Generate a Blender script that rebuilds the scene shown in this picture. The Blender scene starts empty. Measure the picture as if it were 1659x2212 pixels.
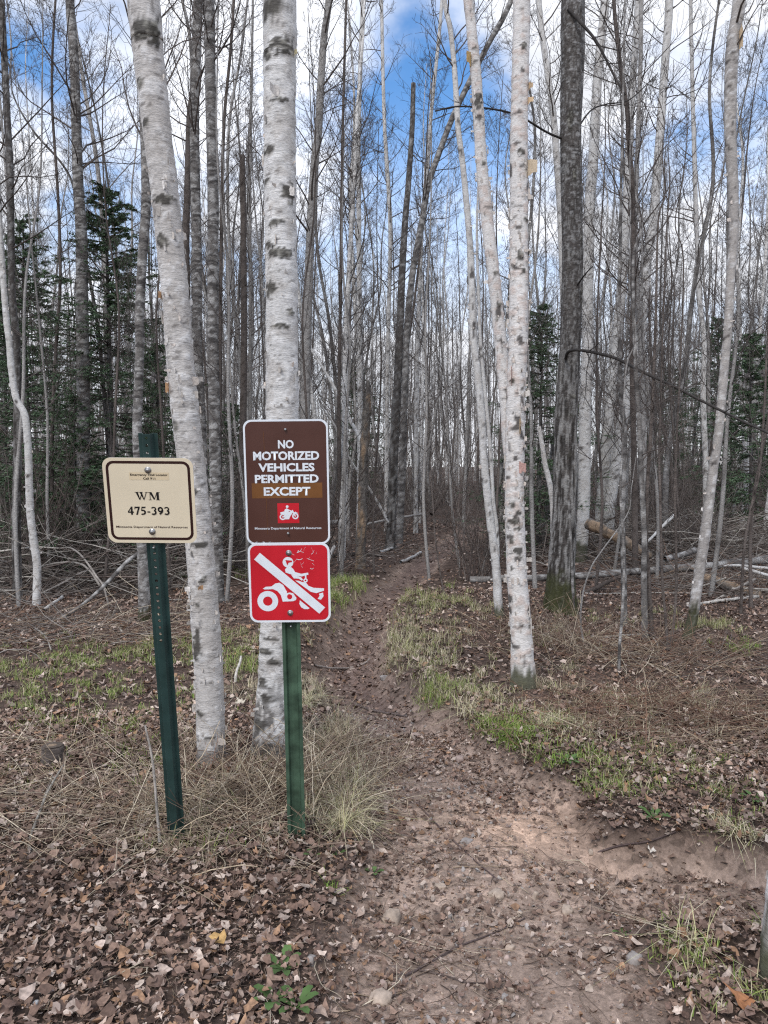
import bpy, math, random
import numpy as np

R = math.radians
PI = math.pi
scene = bpy.context.scene
COL = scene.collection

# ------------------------------------------------------------------ camera
F = 1661.0                    # focal length in 1659 x 2212 reading units
PITCH = math.atan((1106 - 1037) / F)
CAMZ = 1.40
cam_d = bpy.data.cameras.new('camera')
cam_d.sensor_fit = 'VERTICAL'
cam_d.sensor_height = 36.0
cam_d.lens = 36.0 * F / 2212.0
cam_d.clip_start = 0.05
cam_d.clip_end = 2000.0
cam = bpy.data.objects.new('camera', cam_d)
cam.location = (0, 0, CAMZ)
cam.rotation_euler = (R(90) - PITCH, 0, 0)
COL.objects.link(cam)
scene.camera = cam

# ------------------------------------------------------------------ world and sun
SUN_EL, SUN_AZ = R(50), R(205)       # azimuth measured from +Y towards +X: high behind the camera
world = bpy.data.worlds.new('World')
scene.world = world
world.use_nodes = True
wt = world.node_tree
wt.nodes.clear()
wn = wt.nodes.new
out = wn('ShaderNodeOutputWorld')
bg = wn('ShaderNodeBackground')
sky = wn('ShaderNodeTexSky')
sky.sky_type = 'NISHITA'
sky.sun_disc = False
sky.sun_elevation = SUN_EL
sky.sun_rotation = SUN_AZ
sky.air_density = 1.0
sky.dust_density = 0.4
sky.ozone_density = 2.5
tc = wn('ShaderNodeTexCoord')
sep = wn('ShaderNodeSeparateXYZ')
wt.links.new(tc.outputs['Generated'], sep.inputs[0])
def wmath(op, a, b=None, clamp=False):
    n = wn('ShaderNodeMath'); n.operation = op; n.use_clamp = clamp
    for i, s in enumerate((a, b)):
        if s is None: continue
        if isinstance(s, (int, float)): n.inputs[i].default_value = s
        else: wt.links.new(s, n.inputs[i])
    return n.outputs[0]
zden = wmath('ADD', wmath('MAXIMUM', sep.outputs['Z'], 0.0), 0.35)
px = wmath('DIVIDE', sep.outputs['X'], zden)
py = wmath('DIVIDE', sep.outputs['Y'], zden)
comb = wn('ShaderNodeCombineXYZ')
wt.links.new(px, comb.inputs[0]); wt.links.new(py, comb.inputs[1])
comb.inputs[2].default_value = 3.7
def wnoise(scale, detail, rough, off):
    mp = wn('ShaderNodeMapping'); mp.inputs['Location'].default_value = off
    wt.links.new(comb.outputs[0], mp.inputs['Vector'])
    n = wn('ShaderNodeTexNoise'); n.inputs['Scale'].default_value = scale
    n.inputs['Detail'].default_value = detail; n.inputs['Roughness'].default_value = rough
    wt.links.new(mp.outputs[0], n.inputs['Vector'])
    return n.outputs['Fac']
CLOUD_OFF = (6.8, 4.6, 0.0)
cl = wnoise(2.1, 7.0, 0.55, CLOUD_OFF)
mr = wn('ShaderNodeMapRange'); mr.interpolation_type = 'SMOOTHSTEP'
mr.inputs['From Min'].default_value = 0.37; mr.inputs['From Max'].default_value = 0.57
wt.links.new(cl, mr.inputs['Value'])
cl2 = wnoise(3.3, 5.0, 0.5, (4.2, 1.3, 0.7))
shade = wn('ShaderNodeMapRange'); shade.inputs['From Min'].default_value = 0.3; shade.inputs['From Max'].default_value = 0.7
shade.inputs['To Min'].default_value = 5.6; shade.inputs['To Max'].default_value = 8.8
wt.links.new(cl2, shade.inputs['Value'])
cloudcol = wn('ShaderNodeVectorMath'); cloudcol.operation = 'SCALE'
cloudcol.inputs[0].default_value = (0.94, 0.965, 1.03)
wt.links.new(shade.outputs[0], cloudcol.inputs['Scale'])
hs = wn('ShaderNodeHueSaturation'); hs.inputs['Saturation'].default_value = 1.22; hs.inputs['Value'].default_value = 1.45
wt.links.new(sky.outputs[0], hs.inputs['Color'])
mix = wn('ShaderNodeMixRGB')
hz_ = wn('ShaderNodeMapRange'); hz_.interpolation_type = 'SMOOTHSTEP'      # cloud banks close up towards the horizon
hz_.inputs['From Min'].default_value = 0.12; hz_.inputs['From Max'].default_value = 0.46
hz_.inputs['To Min'].default_value = 0.92; hz_.inputs['To Max'].default_value = 0.0
wt.links.new(sep.outputs['Z'], hz_.inputs['Value'])
wt.links.new(wmath('MAXIMUM', mr.outputs[0], hz_.outputs[0]), mix.inputs['Fac'])
wt.links.new(hs.outputs[0], mix.inputs['Color1'])
wt.links.new(cloudcol.outputs[0], mix.inputs['Color2'])
wt.links.new(mix.outputs[0], bg.inputs['Color'])
bg.inputs['Strength'].default_value = 0.10
wt.links.new(bg.outputs[0], out.inputs['Surface'])

sun_d = bpy.data.lights.new('sun', 'SUN')
sun_d.energy = 1.5
sun_d.angle = R(25)
sun_d.color = (1.0, 0.96, 0.9)
sun = bpy.data.objects.new('sun', sun_d)
sun.rotation_euler = (R(90) - SUN_EL, 0, PI - SUN_AZ)
COL.objects.link(sun)

vs = scene.view_settings
vs.view_transform = 'Standard'
vs.look = 'None'
vs.exposure = 0.70
vs.gamma = 1.0
vs.use_curve_mapping = False
scene.render.engine = 'CYCLES'
scene.cycles.max_bounces = 5
scene.cycles.diffuse_bounces = 3
scene.cycles.glossy_bounces = 2
scene.cycles.transmission_bounces = 2
scene.cycles.use_denoising = False
scene.cycles.filter_width = 1.2
scene.cycles.use_adaptive_sampling = False

# ------------------------------------------------------------------ numeric helpers
rng = np.random.default_rng(11)
random.seed(5)
CP, SP = math.cos(PITCH), math.sin(PITCH)
def ray(u, v):
    dx = (u - 829.5) / F; du = (1106 - v) / F
    return np.array([dx, CP + du * SP, -SP + du * CP])
def at(u, v, Y):
    d = ray(u, v)
    return np.array([0, 0, CAMZ]) + d * (Y / d[1])
def sstep(a, b, x):
    t = np.clip((x - a) / (b - a), 0, 1)
    return t * t * (3 - 2 * t)
def _hash(ix, iy, iz, seed):
    h = (ix.astype(np.uint32) * np.uint32(374761393) + iy.astype(np.uint32) * np.uint32(668265263)
         + iz.astype(np.uint32) * np.uint32(2147483647 - 977) + np.uint32((seed * 362437 + 911) & 0xffffffff))
    h = (h ^ (h >> np.uint32(13))) * np.uint32(1274126177)
    h = h ^ (h >> np.uint32(16))
    return (h & np.uint32(0xffff)).astype(np.float32) / 65535.0
def vn(x, y, z, seed=0):
    x, y, z = np.broadcast_arrays(np.asarray(x, float), np.asarray(y, float), np.asarray(z, float))
    ix, iy, iz = np.floor(x), np.floor(y), np.floor(z)
    fx, fy, fz = x - ix, y - iy, z - iz
    fx, fy, fz = [t * t * (3 - 2 * t) for t in (fx, fy, fz)]
    ix, iy, iz = ix.astype(np.int64), iy.astype(np.int64), iz.astype(np.int64)
    r = 0
    for a in (0, 1):
        for b in (0, 1):
            for c in (0, 1):
                w = (fx if a else 1 - fx) * (fy if b else 1 - fy) * (fz if c else 1 - fz)
                r = r + w * _hash(ix + a, iy + b, iz + c, seed)
    return r
def fbm(x, y, z, seed=0, oct=4, gain=.5):
    r, a, t = 0, 1.0, 0
    for o in range(oct):
        k = 2.03 ** o
        r = r + a * vn(x * k, y * k, z * k, seed + o * 7); t += a; a *= gain
    return r / t
def nrm(v):
    return v / np.maximum(np.linalg.norm(v, axis=-1, keepdims=True), 1e-9)

# ------------------------------------------------------------------ terrain
TR = np.array([  # depth, x of the trail centre, half width, depth of the groove
    (-4, .30, .55, .05), (1.0, .30, .50, .05), (2.0, .30, .46, .06), (2.41, .34, .44, .07), (3.05, .42, .47, .08), (3.5, .42, .45, .08),
    (4.13, .24, .36, .12), (5.02, -.07, .33, .19), (5.92, -.26, .32, .24), (6.98, -.28, .31, .25), (8.5, -.16, .31, .21),
    (10.4, .12, .33, .15), (13.1, .63, .36, .08), (16.3, 1.37, .42, .06), (19.7, 2.4, .45, .05), (24, 4.2, .5, .05), (40, 12, .5, .04)])
def trail_d(x, y):
    xc = np.interp(y, TR[:, 0], TR[:, 1]); hw = np.interp(y, TR[:, 0], TR[:, 2])
    return (x - xc) / hw
def low_mask(x, y):
    """1 in the trodden hollow of the trail and its side branch to the right"""
    x = np.asarray(x, float); y = np.asarray(y, float)
    w = .16 * (fbm(x * 3.1, y * 3.1, 0, 3) - .5)
    d = np.abs(trail_d(x, y) + w * 2)
    g_ = sstep(4.0, 5.2, y)                          # a steep-sided gully further on
    m = 1 - sstep(.75 - .45 * g_, 1.25 + .15 * g_, d)
    yc = 2.72 - .10 * (x - .9)                       # side branch
    hb = .30 + .05 * np.sin(x * 3)
    side = (1 - sstep(.88, 1.10, np.abs((y - yc + w) / hb))) * sstep(.45, .8, x)
    return np.maximum(m, side)
def gz(x, y):
    x = np.asarray(x, float); y = np.asarray(y, float)
    dp = np.interp(y, TR[:, 0], TR[:, 3])
    h = .10 * (fbm(x * .35, y * .35, 0, 1) - .5) * sstep(3, 9, np.hypot(x, y)) * 3
    h = h + .05 * (fbm(x * 1.3, y * 1.3, 0, 2) - .5)
    h = h + .022 * (fbm(x * 7, y * 7, 0, 5, 3) - .5)
    m = low_mask(x, y)
    h = h + m * (.05 * (fbm(x * 3.3, y * 2.2, 0, 8, 3) - .5) + .014 * (fbm(x * 21, y * 21, 0, 9, 2) - .5))
    h = h - m * np.maximum(dp, .16 * sstep(.6, .9, x) * (y < 3.4))
    d = np.abs(trail_d(x, y))
    h = h + .045 * np.exp(-((d - 1.5) / .35) ** 2) * sstep(4.4, 5.5, y) * (1 - sstep(10, 14, y))
    h = h + .06 * np.exp(-(((x + .62) / .35) ** 2 + ((y - 3.45) / .22) ** 2))     # mound under the front birches
    return h + .018 * np.clip(y - 12, 0, 40) * sstep(12, 20, y) + .028 * np.clip(y - 30, 0, 110)
def ground_at(u, v):
    d = ray(u, v); t = .5 * 1.012 ** np.arange(420)
    P = np.array([0, 0, CAMZ])[None] + d[None] * t[:, None]
    for _ in range(2):
        below = P[:, 2] <= gz(P[:, 0], P[:, 1])
        i = int(np.argmax(below)) if below.any() else len(P) - 1
        t = np.linspace(t[max(i - 1, 0)], t[i], 24); P = np.array([0, 0, CAMZ])[None] + d[None] * t[:, None]
    return P[-1].copy()

# ------------------------------------------------------------------ mesh helpers
class Acc:
    """collects vertices, quads and triangles of ONE mesh object"""
    def __init__(s): s.v, s.q, s.t, s.c, s.n = [], [], [], [], 0
    def add(s, v, q=None, t=None, c=None):
        v = np.asarray(v, float).reshape(-1, 3)
        if q is not None and len(q): s.q.append(np.asarray(q, np.int64).reshape(-1, 4) + s.n)
        if t is not None and len(t): s.t.append(np.asarray(t, np.int64).reshape(-1, 3) + s.n)
        if c is None: c = (1, 1, 1)
        s.c.append(np.broadcast_to(np.asarray(c, float), v.shape))
        s.v.append(v); s.n += len(v)
    def mesh(s, name, mat, smooth=True, origin=(0, 0, 0)):
        v = np.concatenate(s.v) - np.asarray(origin, float)
        q = np.concatenate(s.q) if s.q else np.zeros((0, 4), np.int64)
        t = np.concatenate(s.t) if s.t else np.zeros((0, 3), np.int64)
        me = bpy.data.meshes.new(name)
        me.vertices.add(len(v)); me.vertices.foreach_set('co', v.astype(np.float32).ravel())
        L = np.concatenate([q.ravel(), t.ravel()]).astype(np.int32)
        me.loops.add(len(L)); me.loops.foreach_set('vertex_index', L)
        st = np.concatenate([np.arange(len(q)) * 4, len(q) * 4 + np.arange(len(t)) * 3]).astype(np.int32)
        me.polygons.add(len(st)); me.polygons.foreach_set('loop_start', st)
        me.polygons.foreach_set('use_smooth', np.full(len(st), bool(smooth)))
        ca = me.color_attributes.new('Col', 'FLOAT_COLOR', 'POINT')
        c = np.concatenate([np.concatenate(s.c), np.ones((len(v), 1))], 1)
        ca.data.foreach_set('color', c.astype(np.float32).ravel())
        me.update(calc_edges=True); me.validate()
        if mat: me.materials.append(mat)
        return me
def link(name, data, parent=None, loc=None):
    o = bpy.data.objects.new(name, data); COL.objects.link(o)
    if parent: o.parent = parent
    if loc is not None: o.location = tuple(float(a) for a in loc)
    return o
def tag(o, label=None, cat=None, group=None, kind=None):
    if label: o['label'] = label
    if cat: o['category'] = cat
    if group: o['group'] = group
    if kind: o['kind'] = kind
    return o
def empty(name, loc, label, cat, group=None):
    o = bpy.data.objects.new(name, None); COL.objects.link(o)
    o.location = tuple(float(a) for a in loc); o.empty_display_size = .1
    return tag(o, label, cat, group)
def copy_tree(o, parent=None):
    c = o.copy(); COL.objects.link(c); c.parent = parent
    for ch in o.children: copy_tree(ch, c)
    return c

def tubes(acc, P, Rr, S=4, col=(.1, .1, .1), tip=True):
    """a batch of tubes: P (B,N,3), radii (B,N)"""
    P = np.asarray(P, float); Rr = np.asarray(Rr, float)
    if P.ndim == 2: P = P[None]; Rr = Rr[None]
    B, N, _ = P.shape
    T = np.empty_like(P)
    T[:, 1:-1] = P[:, 2:] - P[:, :-2]; T[:, 0] = P[:, 1] - P[:, 0]; T[:, -1] = P[:, -1] - P[:, -2]
    T = nrm(T)
    main = nrm(P[:, -1] - P[:, 0])
    ref = np.where(np.abs(main[:, :1]) > .8, np.array([[0, 1., 0]]), np.array([[1., 0, 0]]))[:, None, :]
    e1 = nrm(ref - (ref * T).sum(-1, keepdims=True) * T)
    e2 = np.cross(T, e1)
    a = np.arange(S) / S * 2 * PI
    V = P[:, :, None] + Rr[:, :, None, None] * (np.cos(a)[None, None, :, None] * e1[:, :, None] + np.sin(a)[None, None, :, None] * e2[:, :, None])
    b = np.arange(B)[:, None, None] * N * S; i = np.arange(N - 1)[None, :, None] * S; k = np.arange(S)[None, None, :]; k2 = (k + 1) % S
    Q = np.stack([b + i + k, b + i + k2, b + i + S + k2, b + i + S + k], -1).reshape(-1, 4)
    col = np.asarray(col, float)
    if col.ndim == 2 and col.shape[0] == B: col = col[:, None, None, :]
    elif col.ndim == 3: col = col[:, :, None, :]
    C = np.broadcast_to(col, V.shape).reshape(-1, 3)
    tri = None
    if tip:
        base = (np.arange(B) * N * S + (N - 1) * S)[:, None]
        kk = np.arange(1, S - 1)[None]
        tri = np.stack([np.broadcast_to(base, (B, S - 2)), base + kk, base + kk + 1], -1).reshape(-1, 3)
    acc.add(V.reshape(-1, 3), Q, tri, C)
def catmull(P, n):
    P = np.asarray(P, float)
    X = np.concatenate([[2 * P[0] - P[1]], P, [2 * P[-1] - P[-2]]])
    seg = np.linalg.norm(np.diff(P[:, :3], axis=0), axis=1); cs = np.concatenate([[0], np.cumsum(seg)])
    s = np.linspace(0, cs[-1], n); k = np.clip(np.searchsorted(cs, s, 'right') - 1, 0, len(P) - 2)
    t = ((s - cs[k]) / np.maximum(seg[k], 1e-9))[:, None]
    p0, p1, p2, p3 = X[k], X[k + 1], X[k + 2], X[k + 3]
    return .5 * (2 * p1 + (p2 - p0) * t + (2 * p0 - 5 * p1 + 4 * p2 - p3) * t ** 2 + (3 * p1 - p0 - 3 * p2 + p3) * t ** 3)

# ------------------------------------------------------------------ materials
def mat_base(name):
    m = bpy.data.materials.new(name); m.use_nodes = True
    nt = m.node_tree; b = nt.nodes['Principled BSDF']
    return m, nt, b
def vcol_mat(name, rough=.85, scale=(30, 30, 30), amt=.35, bump=.3, bscale=None, spec=.25, bdist=.01, trans=0):
    """vertex colour times fine noise, with a little relief"""
    m, nt, b = mat_base(name); n = nt.nodes.new; L = nt.links.new
    at_ = n('ShaderNodeAttribute'); at_.attribute_name = 'Col'
    tcn = n('ShaderNodeTexCoord'); mp = n('ShaderNodeMapping'); mp.inputs['Scale'].default_value = scale
    L(tcn.outputs['Object'], mp.inputs['Vector'])
    nz = n('ShaderNodeTexNoise'); nz.inputs['Scale'].default_value = 1; nz.inputs['Detail'].default_value = 4; nz.inputs['Roughness'].default_value = .6
    L(mp.outputs[0], nz.inputs['Vector'])
    r = n('ShaderNodeMapRange'); r.inputs['From Min'].default_value = .3; r.inputs['From Max'].default_value = .7
    r.inputs['To Min'].default_value = 1 - amt; r.inputs['To Max'].default_value = 1 + amt
    L(nz.outputs['Fac'], r.inputs['Value'])
    mul = n('ShaderNodeVectorMath'); mul.operation = 'SCALE'
    L(at_.outputs['Color'], mul.inputs[0]); L(r.outputs[0], mul.inputs['Scale'])
    L(mul.outputs[0], b.inputs['Base Color'])
    b.inputs['Roughness'].default_value = rough; b.inputs['Specular IOR Level'].default_value = spec
    if bump:
        bp = n('ShaderNodeBump'); bp.inputs['Strength'].default_value = bump; bp.inputs['Distance'].default_value = bdist
        L(nz.outputs['Fac'], bp.inputs['Height']); L(bp.outputs[0], b.inputs['Normal'])
    return m
def flat_mat(name, col, rough=.5, spec=.5, metal=0, var=.12, vs_=18, bump=0):
    m, nt, b = mat_base(name); n = nt.nodes.new; L = nt.links.new
    tcn = n('ShaderNodeTexCoord'); nz = n('ShaderNodeTexNoise'); nz.inputs['Scale'].default_value = vs_; nz.inputs['Detail'].default_value = 6
    L(tcn.outputs['Object'], nz.inputs['Vector'])
    r = n('ShaderNodeMapRange'); r.inputs['From Min'].default_value = .3; r.inputs['From Max'].default_value = .7
    r.inputs['To Min'].default_value = 1 - var; r.inputs['To Max'].default_value = 1 + var
    L(nz.outputs['Fac'], r.inputs['Value'])
    mul = n('ShaderNodeVectorMath'); mul.operation = 'SCALE'; mul.inputs[0].default_value = col
    L(r.outputs[0], mul.inputs['Scale']); L(mul.outputs[0], b.inputs['Base Color'])
    rr = n('ShaderNodeMapRange'); rr.inputs['To Min'].default_value = rough - .08; rr.inputs['To Max'].default_value = rough + .1
    L(nz.outputs['Fac'], rr.inputs['Value']); L(rr.outputs[0], b.inputs['Roughness'])
    b.inputs['Specular IOR Level'].default_value = spec; b.inputs['Metallic'].default_value = metal
    if bump:
        bp = n('ShaderNodeBump'); bp.inputs['Strength'].default_value = bump; bp.inputs['Distance'].default_value = .002
        L(nz.outputs['Fac'], bp.inputs['Height']); L(bp.outputs[0], b.inputs['Normal'])
    return m

M_BIRCH = vcol_mat('birch_bark', .8, (55, 55, 260), .30, .5, bdist=.004, spec=.2)
M_BARK = vcol_mat('rough_bark', .9, (45, 45, 120), .45, .8, bdist=.008, spec=.15)
M_FURROW = vcol_mat('furrowed_bark', .9, (70, 70, 22), .5, .9, bdist=.012, spec=.15)
M_FAR = vcol_mat('far_bark', .9, (9, 9, 26), .45, .3, bdist=.02, spec=.1)
M_TWIG = vcol_mat('twig_bark', .8, (25, 25, 25), .3, 0, spec=.2)
M_LEAF = vcol_mat('dry_leaf', .75, (90, 90, 90), .3, .3, bdist=.003, spec=.3)
M_GRASS = vcol_mat('grass_blade', .7, (20, 20, 20), .15, 0, spec=.25)
M_NEEDLE = vcol_mat('fir_needle', .6, (8, 8, 8), .35, 0, spec=.3)
M_WOOD = vcol_mat('dead_wood', .88, (60, 60, 60), .4, .7, bdist=.006, spec=.15)
M_STONE = vcol_mat('field_stone', .85, (38, 38, 38), .28, .6, bdist=.004, spec=.25)

def lenticels(m):
    nt = m.node_tree; b = nt.nodes['Principled BSDF']; n = nt.nodes.new; L = nt.links.new
    old = b.inputs['Base Color'].links[0].from_socket
    tcn = n('ShaderNodeTexCoord'); fac = None
    for sc, lo, hi, dk in (((16, 16, 210), .36, .43, .74), ((34, 34, 420), .35, .42, .80), ((5, 5, 60), .33, .40, .88)):
        mp = n('ShaderNodeMapping'); mp.inputs['Scale'].default_value = sc; L(tcn.outputs['Object'], mp.inputs['Vector'])
        nz = n('ShaderNodeTexNoise'); nz.inputs['Scale'].default_value = 1; nz.inputs['Detail'].default_value = 2; L(mp.outputs[0], nz.inputs['Vector'])
        r = n('ShaderNodeMapRange'); r.inputs['From Min'].default_value = lo; r.inputs['From Max'].default_value = hi; r.inputs['To Min'].default_value = dk; r.inputs['To Max'].default_value = 1.0
        L(nz.outputs['Fac'], r.inputs['Value'])
        if fac is None: fac = r.outputs[0]
        else:
            k = n('ShaderNodeMath'); k.operation = 'MULTIPLY'; L(fac, k.inputs[0]); L(r.outputs[0], k.inputs[1]); fac = k.outputs[0]
    sc_ = n('ShaderNodeVectorMath'); sc_.operation = 'SCALE'; L(old, sc_.inputs[0]); L(fac, sc_.inputs['Scale']); L(sc_.outputs[0], b.inputs['Base Color'])
lenticels(M_BIRCH)
# ground material: soil below, with finer grain and far leaf mottling
def ground_mat():
    m, nt, b = mat_base('forest_floor'); n = nt.nodes.new; L = nt.links.new
    at_ = n('ShaderNodeAttribute'); at_.attribute_name = 'Col'
    tcn = n('ShaderNodeTexCoord')
    vo = n('ShaderNodeTexVoronoi'); vo.inputs['Scale'].default_value = 24; L(tcn.outputs['Object'], vo.inputs['Vector'])
    sv = n('ShaderNodeSeparateColor'); L(vo.outputs['Color'], sv.inputs[0])
    nz = n('ShaderNodeTexNoise'); nz.inputs['Scale'].default_value = 55; nz.inputs['Detail'].default_value = 8; nz.inputs['Roughness'].default_value = .7
    L(tcn.outputs['Object'], nz.inputs['Vector'])
    n2 = n('ShaderNodeTexNoise'); n2.inputs['Scale'].default_value = 5; n2.inputs['Detail'].default_value = 5
    L(tcn.outputs['Object'], n2.inputs['Vector'])
    def mrange(src, a, c, f0=.3, f1=.7):
        r = n('ShaderNodeMapRange'); r.inputs['From Min'].default_value = f0; r.inputs['From Max'].default_value = f1
        r.inputs['To Min'].default_value = a; r.inputs['To Max'].default_value = c; L(src, r.inputs['Value']); return r.outputs[0]
    def mul(a, c):
        k = n('ShaderNodeMath'); k.operation = 'MULTIPLY'; L(a, k.inputs[0]); L(c, k.inputs[1]); return k.outputs[0]
    fac = mul(mul(mrange(nz.outputs['Fac'], .6, 1.4), mrange(n2.outputs['Fac'], .8, 1.2)), mrange(sv.outputs[0], .75, 1.3, 0, 1))
    sc = n('ShaderNodeVectorMath'); sc.operation = 'SCALE'; L(at_.outputs['Color'], sc.inputs[0]); L(fac, sc.inputs['Scale'])
    L(sc.outputs[0], b.inputs['Base Color'])
    b.inputs['Roughness'].default_value = .95; b.inputs['Specular IOR Level'].default_value = .12
    bp = n('ShaderNodeBump'); bp.inputs['Strength'].default_value = .8; bp.inputs['Distance'].default_value = .012
    L(nz.outputs['Fac'], bp.inputs['Height']); L(bp.outputs[0], b.inputs['Normal'])
    return m

# ------------------------------------------------------------------ ground
def axis(lo, hi, c, fine, n):
    a = math.asinh((lo - c) / fine); b_ = math.asinh((hi - c) / fine)
    return c + fine * np.sinh(np.linspace(a, b_, n))
gx = axis(-260, 260, .1, 1.2, 310)
gy = axis(-120, 420, 3.4, 1.2, 390)
GX, GY = np.meshgrid(gx, gy)
GZ = gz(GX, GY)
lm = low_mask(GX, GY)
def soil_color(x, y):
    m = low_mask(x, y)
    n = fbm(x * 2.2, y * 2.2, 0, 21)
    litter = np.array([.085, .06, .048]) * (.75 + .6 * n[..., None])  # kept dark: shade in the gaps between leaves is put into this colour
    soil = np.array([.35, .262, .21]) * (.75 + .5 * n[..., None])
    red = np.array([.50, .345, .25])
    pr = np.exp(-(((x - .60) / .30) ** 2 + ((y - 3.2) / .34) ** 2))
    soil = soil * (1 - .85 * pr[..., None]) + red * .85 * pr[..., None]
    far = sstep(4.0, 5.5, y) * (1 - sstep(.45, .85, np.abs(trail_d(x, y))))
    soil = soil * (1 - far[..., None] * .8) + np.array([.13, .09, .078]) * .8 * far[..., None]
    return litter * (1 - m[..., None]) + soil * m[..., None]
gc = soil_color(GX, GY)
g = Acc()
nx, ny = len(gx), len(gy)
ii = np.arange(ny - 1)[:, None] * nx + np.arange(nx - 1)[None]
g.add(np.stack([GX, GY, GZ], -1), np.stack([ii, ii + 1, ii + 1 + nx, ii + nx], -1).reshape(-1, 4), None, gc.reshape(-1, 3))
ground = link('ground', g.mesh('ground', ground_mat()))
tag(ground, kind='structure')

# ------------------------------------------------------------------ bark colours: functions of (angle, height, radius)
def bark(kind, seed, a, s, r, base_h=0.0):
    X, Y = np.cos(a) * r, np.sin(a) * r
    low = fbm(X * 9, Y * 9, s * 2.2, seed, 3)
    mid = fbm(X * 26, Y * 26, s * 30, seed + 5, 3)
    hor = fbm(X * 22, Y * 22, s * 85, seed + 9, 3)
    disp = (mid - .5) * .006
    def mixc(c0, c1, t): return c0 * (1 - t[..., None]) + c1 * t[..., None]
    one = np.ones(a.shape + (1,))
    if kind.endswith('birch'):
        c = np.array({'birch': [.53, .505, .48], 'white_birch': [.61, .60, .585], 'dull_birch': [.36, .335, .315], 'pink_birch': [.66, .635, .61]}.get(kind, [.57, .555, .53])) * one * (.86 + .28 * low[..., None])
        if kind == 'pink_birch':
            c = mixc(c, np.array([.52, .40, .34]) * one, sstep(.50, .66, mid) * .55)
        else:
            c = mixc(c, np.array([.44, .41, .38]) * one, sstep(.50, .60, fbm(X * 14, Y * 14, s * 13, seed + 12, 4)) * .55); c = mixc(c, np.array([.72, .71, .70]) * one, sstep(.60, .66, mid) * .6)
        d = sstep(.67, .75, hor)
        c = mixc(c, np.array([.15, .135, .125]) * one, d * .75)
        if kind not in ('birch', 'white_birch'):
            k = fbm(X * 16, Y * 16, s * 15, seed + 31, 2)
            c = mixc(c, np.array([.07, .06, .055]) * one, sstep(.70, .76, k) * .9)
        disp = disp + (mid > .6) * .0018
    elif kind == 'mottled':
        hor = fbm(X * 11, Y * 11, s * 48, seed + 9, 3)
        c = np.array([.17, .158, .148]) * one * (.7 + .6 * low[..., None])
        p = fbm(X * 18, Y * 18, s * 26, seed + 3, 3)
        c = mixc(c, np.array([.40, .39, .375]) * one, sstep(.50, .60, p) * .8)
        c = mixc(c, np.array([.045, .04, .038]) * one, sstep(.54, .62, hor) * .8)
    elif kind == 'grey':
        c = np.array([.29, .275, .26]) * one * (.7 + .6 * low[..., None])
        c = mixc(c, np.array([.09, .08, .075]) * one, sstep(.60, .70, hor) * .7)
        c = mixc(c, np.array([.38, .37, .355]) * one, sstep(.58, .66, mid) * .5)
    elif kind == 'dark':
        c = np.array([.082, .073, .067]) * one * (.65 + .7 * low[..., None])
        p = fbm(X * 70, Y * 70, s * 22, seed + 3, 3)
        c = mixc(c, np.array([.27, .265, .255]) * one, sstep(.50, .66, p) * .6)
        c = mixc(c, np.array([.36, .355, .35]) * one, sstep(.60, .70, fbm(X * 20, Y * 20, s * 55, seed + 8, 3)) * sstep(2.5, 5, s) * .7)
        c = mixc(c, np.array([.025, .022, .02]) * one, sstep(.62, .7, hor) * .7)
        rid = fbm(X * 55, Y * 55, s * 5.5, seed + 19, 3); lowf = 1 - sstep(1.6, 3.6, s)
        c = mixc(c, np.array([.30, .29, .275]) * one * (.7 + .6 * mid[..., None]), sstep(.52, .62, rid) * lowf * .75)
        c = mixc(c, np.array([.03, .026, .023]) * one, (1 - sstep(.36, .46, rid)) * lowf * .85)
        disp = disp + (rid - .5) * .022 * lowf
    elif kind == 'brown':
        c = np.array([.125, .105, .094]) * one * (.6 + .8 * low[..., None])
        c = mixc(c, np.array([.05, .04, .035]) * one, sstep(.55, .65, mid) * .7)
    else:   # bare dead wood
        st = fbm(X * 80, Y * 80, s * 5, seed + 2, 3)
        c = np.array([.30, .215, .145]) * one * (.5 + 1.0 * st[..., None])
        c = mixc(c, np.array([.17, .155, .14]) * one, sstep(.42, .55, low)); c = mixc(c, np.array([.06, .05, .042]) * one, sstep(.58, .66, mid) * .7)
        disp = (st - .5) * .04
    return c, disp

# crowns: recursive branches, made in batches --------------------------------
def perp(d, rg):
    r = rg.normal(size=d.shape)
    return nrm(r - (r * d).sum(-1, keepdims=True) * d)
def grow(start, direc, length, N, rg, wob=.10, up=.25):
    """B paths of N points from start along direc with wander and upturn"""
    B = len(start); P = np.empty((B, N, 3)); P[:, 0] = start
    d = direc.copy(); st = (length / (N - 1))[:, None]
    for i in range(1, N):
        d = nrm(d + rg.normal(size=d.shape) * wob + np.array([0, 0, up]) / N)
        P[:, i] = P[:, i - 1] + d * st
    return P
def sub(P, rg, per, l0, l1, ang0, ang1, N, tmin=.2, wob=.12, up=.3, lens=None):
    B, M, _ = P.shape
    k = np.repeat(np.arange(B), per); t = rg.uniform(tmin, 1, len(k)) * (M - 1)
    i = np.minimum(t.astype(int), M - 2); f = (t - i)[:, None]
    s = P[k, i] * (1 - f) + P[k, i + 1] * f
    d = nrm(P[k, i + 1] - P[k, i]); an = rg.uniform(ang0, ang1, len(k))[:, None]
    dd = d * np.cos(an) + perp(d, rg) * np.sin(an)
    L = rg.uniform(l0, l1, len(k)) * np.linalg.norm(P[k, -1] - P[k, 0], axis=1)
    L = np.maximum(L * (1.15 - .6 * t / (M - 1)), .06)
    return grow(s, dd, L, N, rg, wob, up), k, t / (M - 1)
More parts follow.
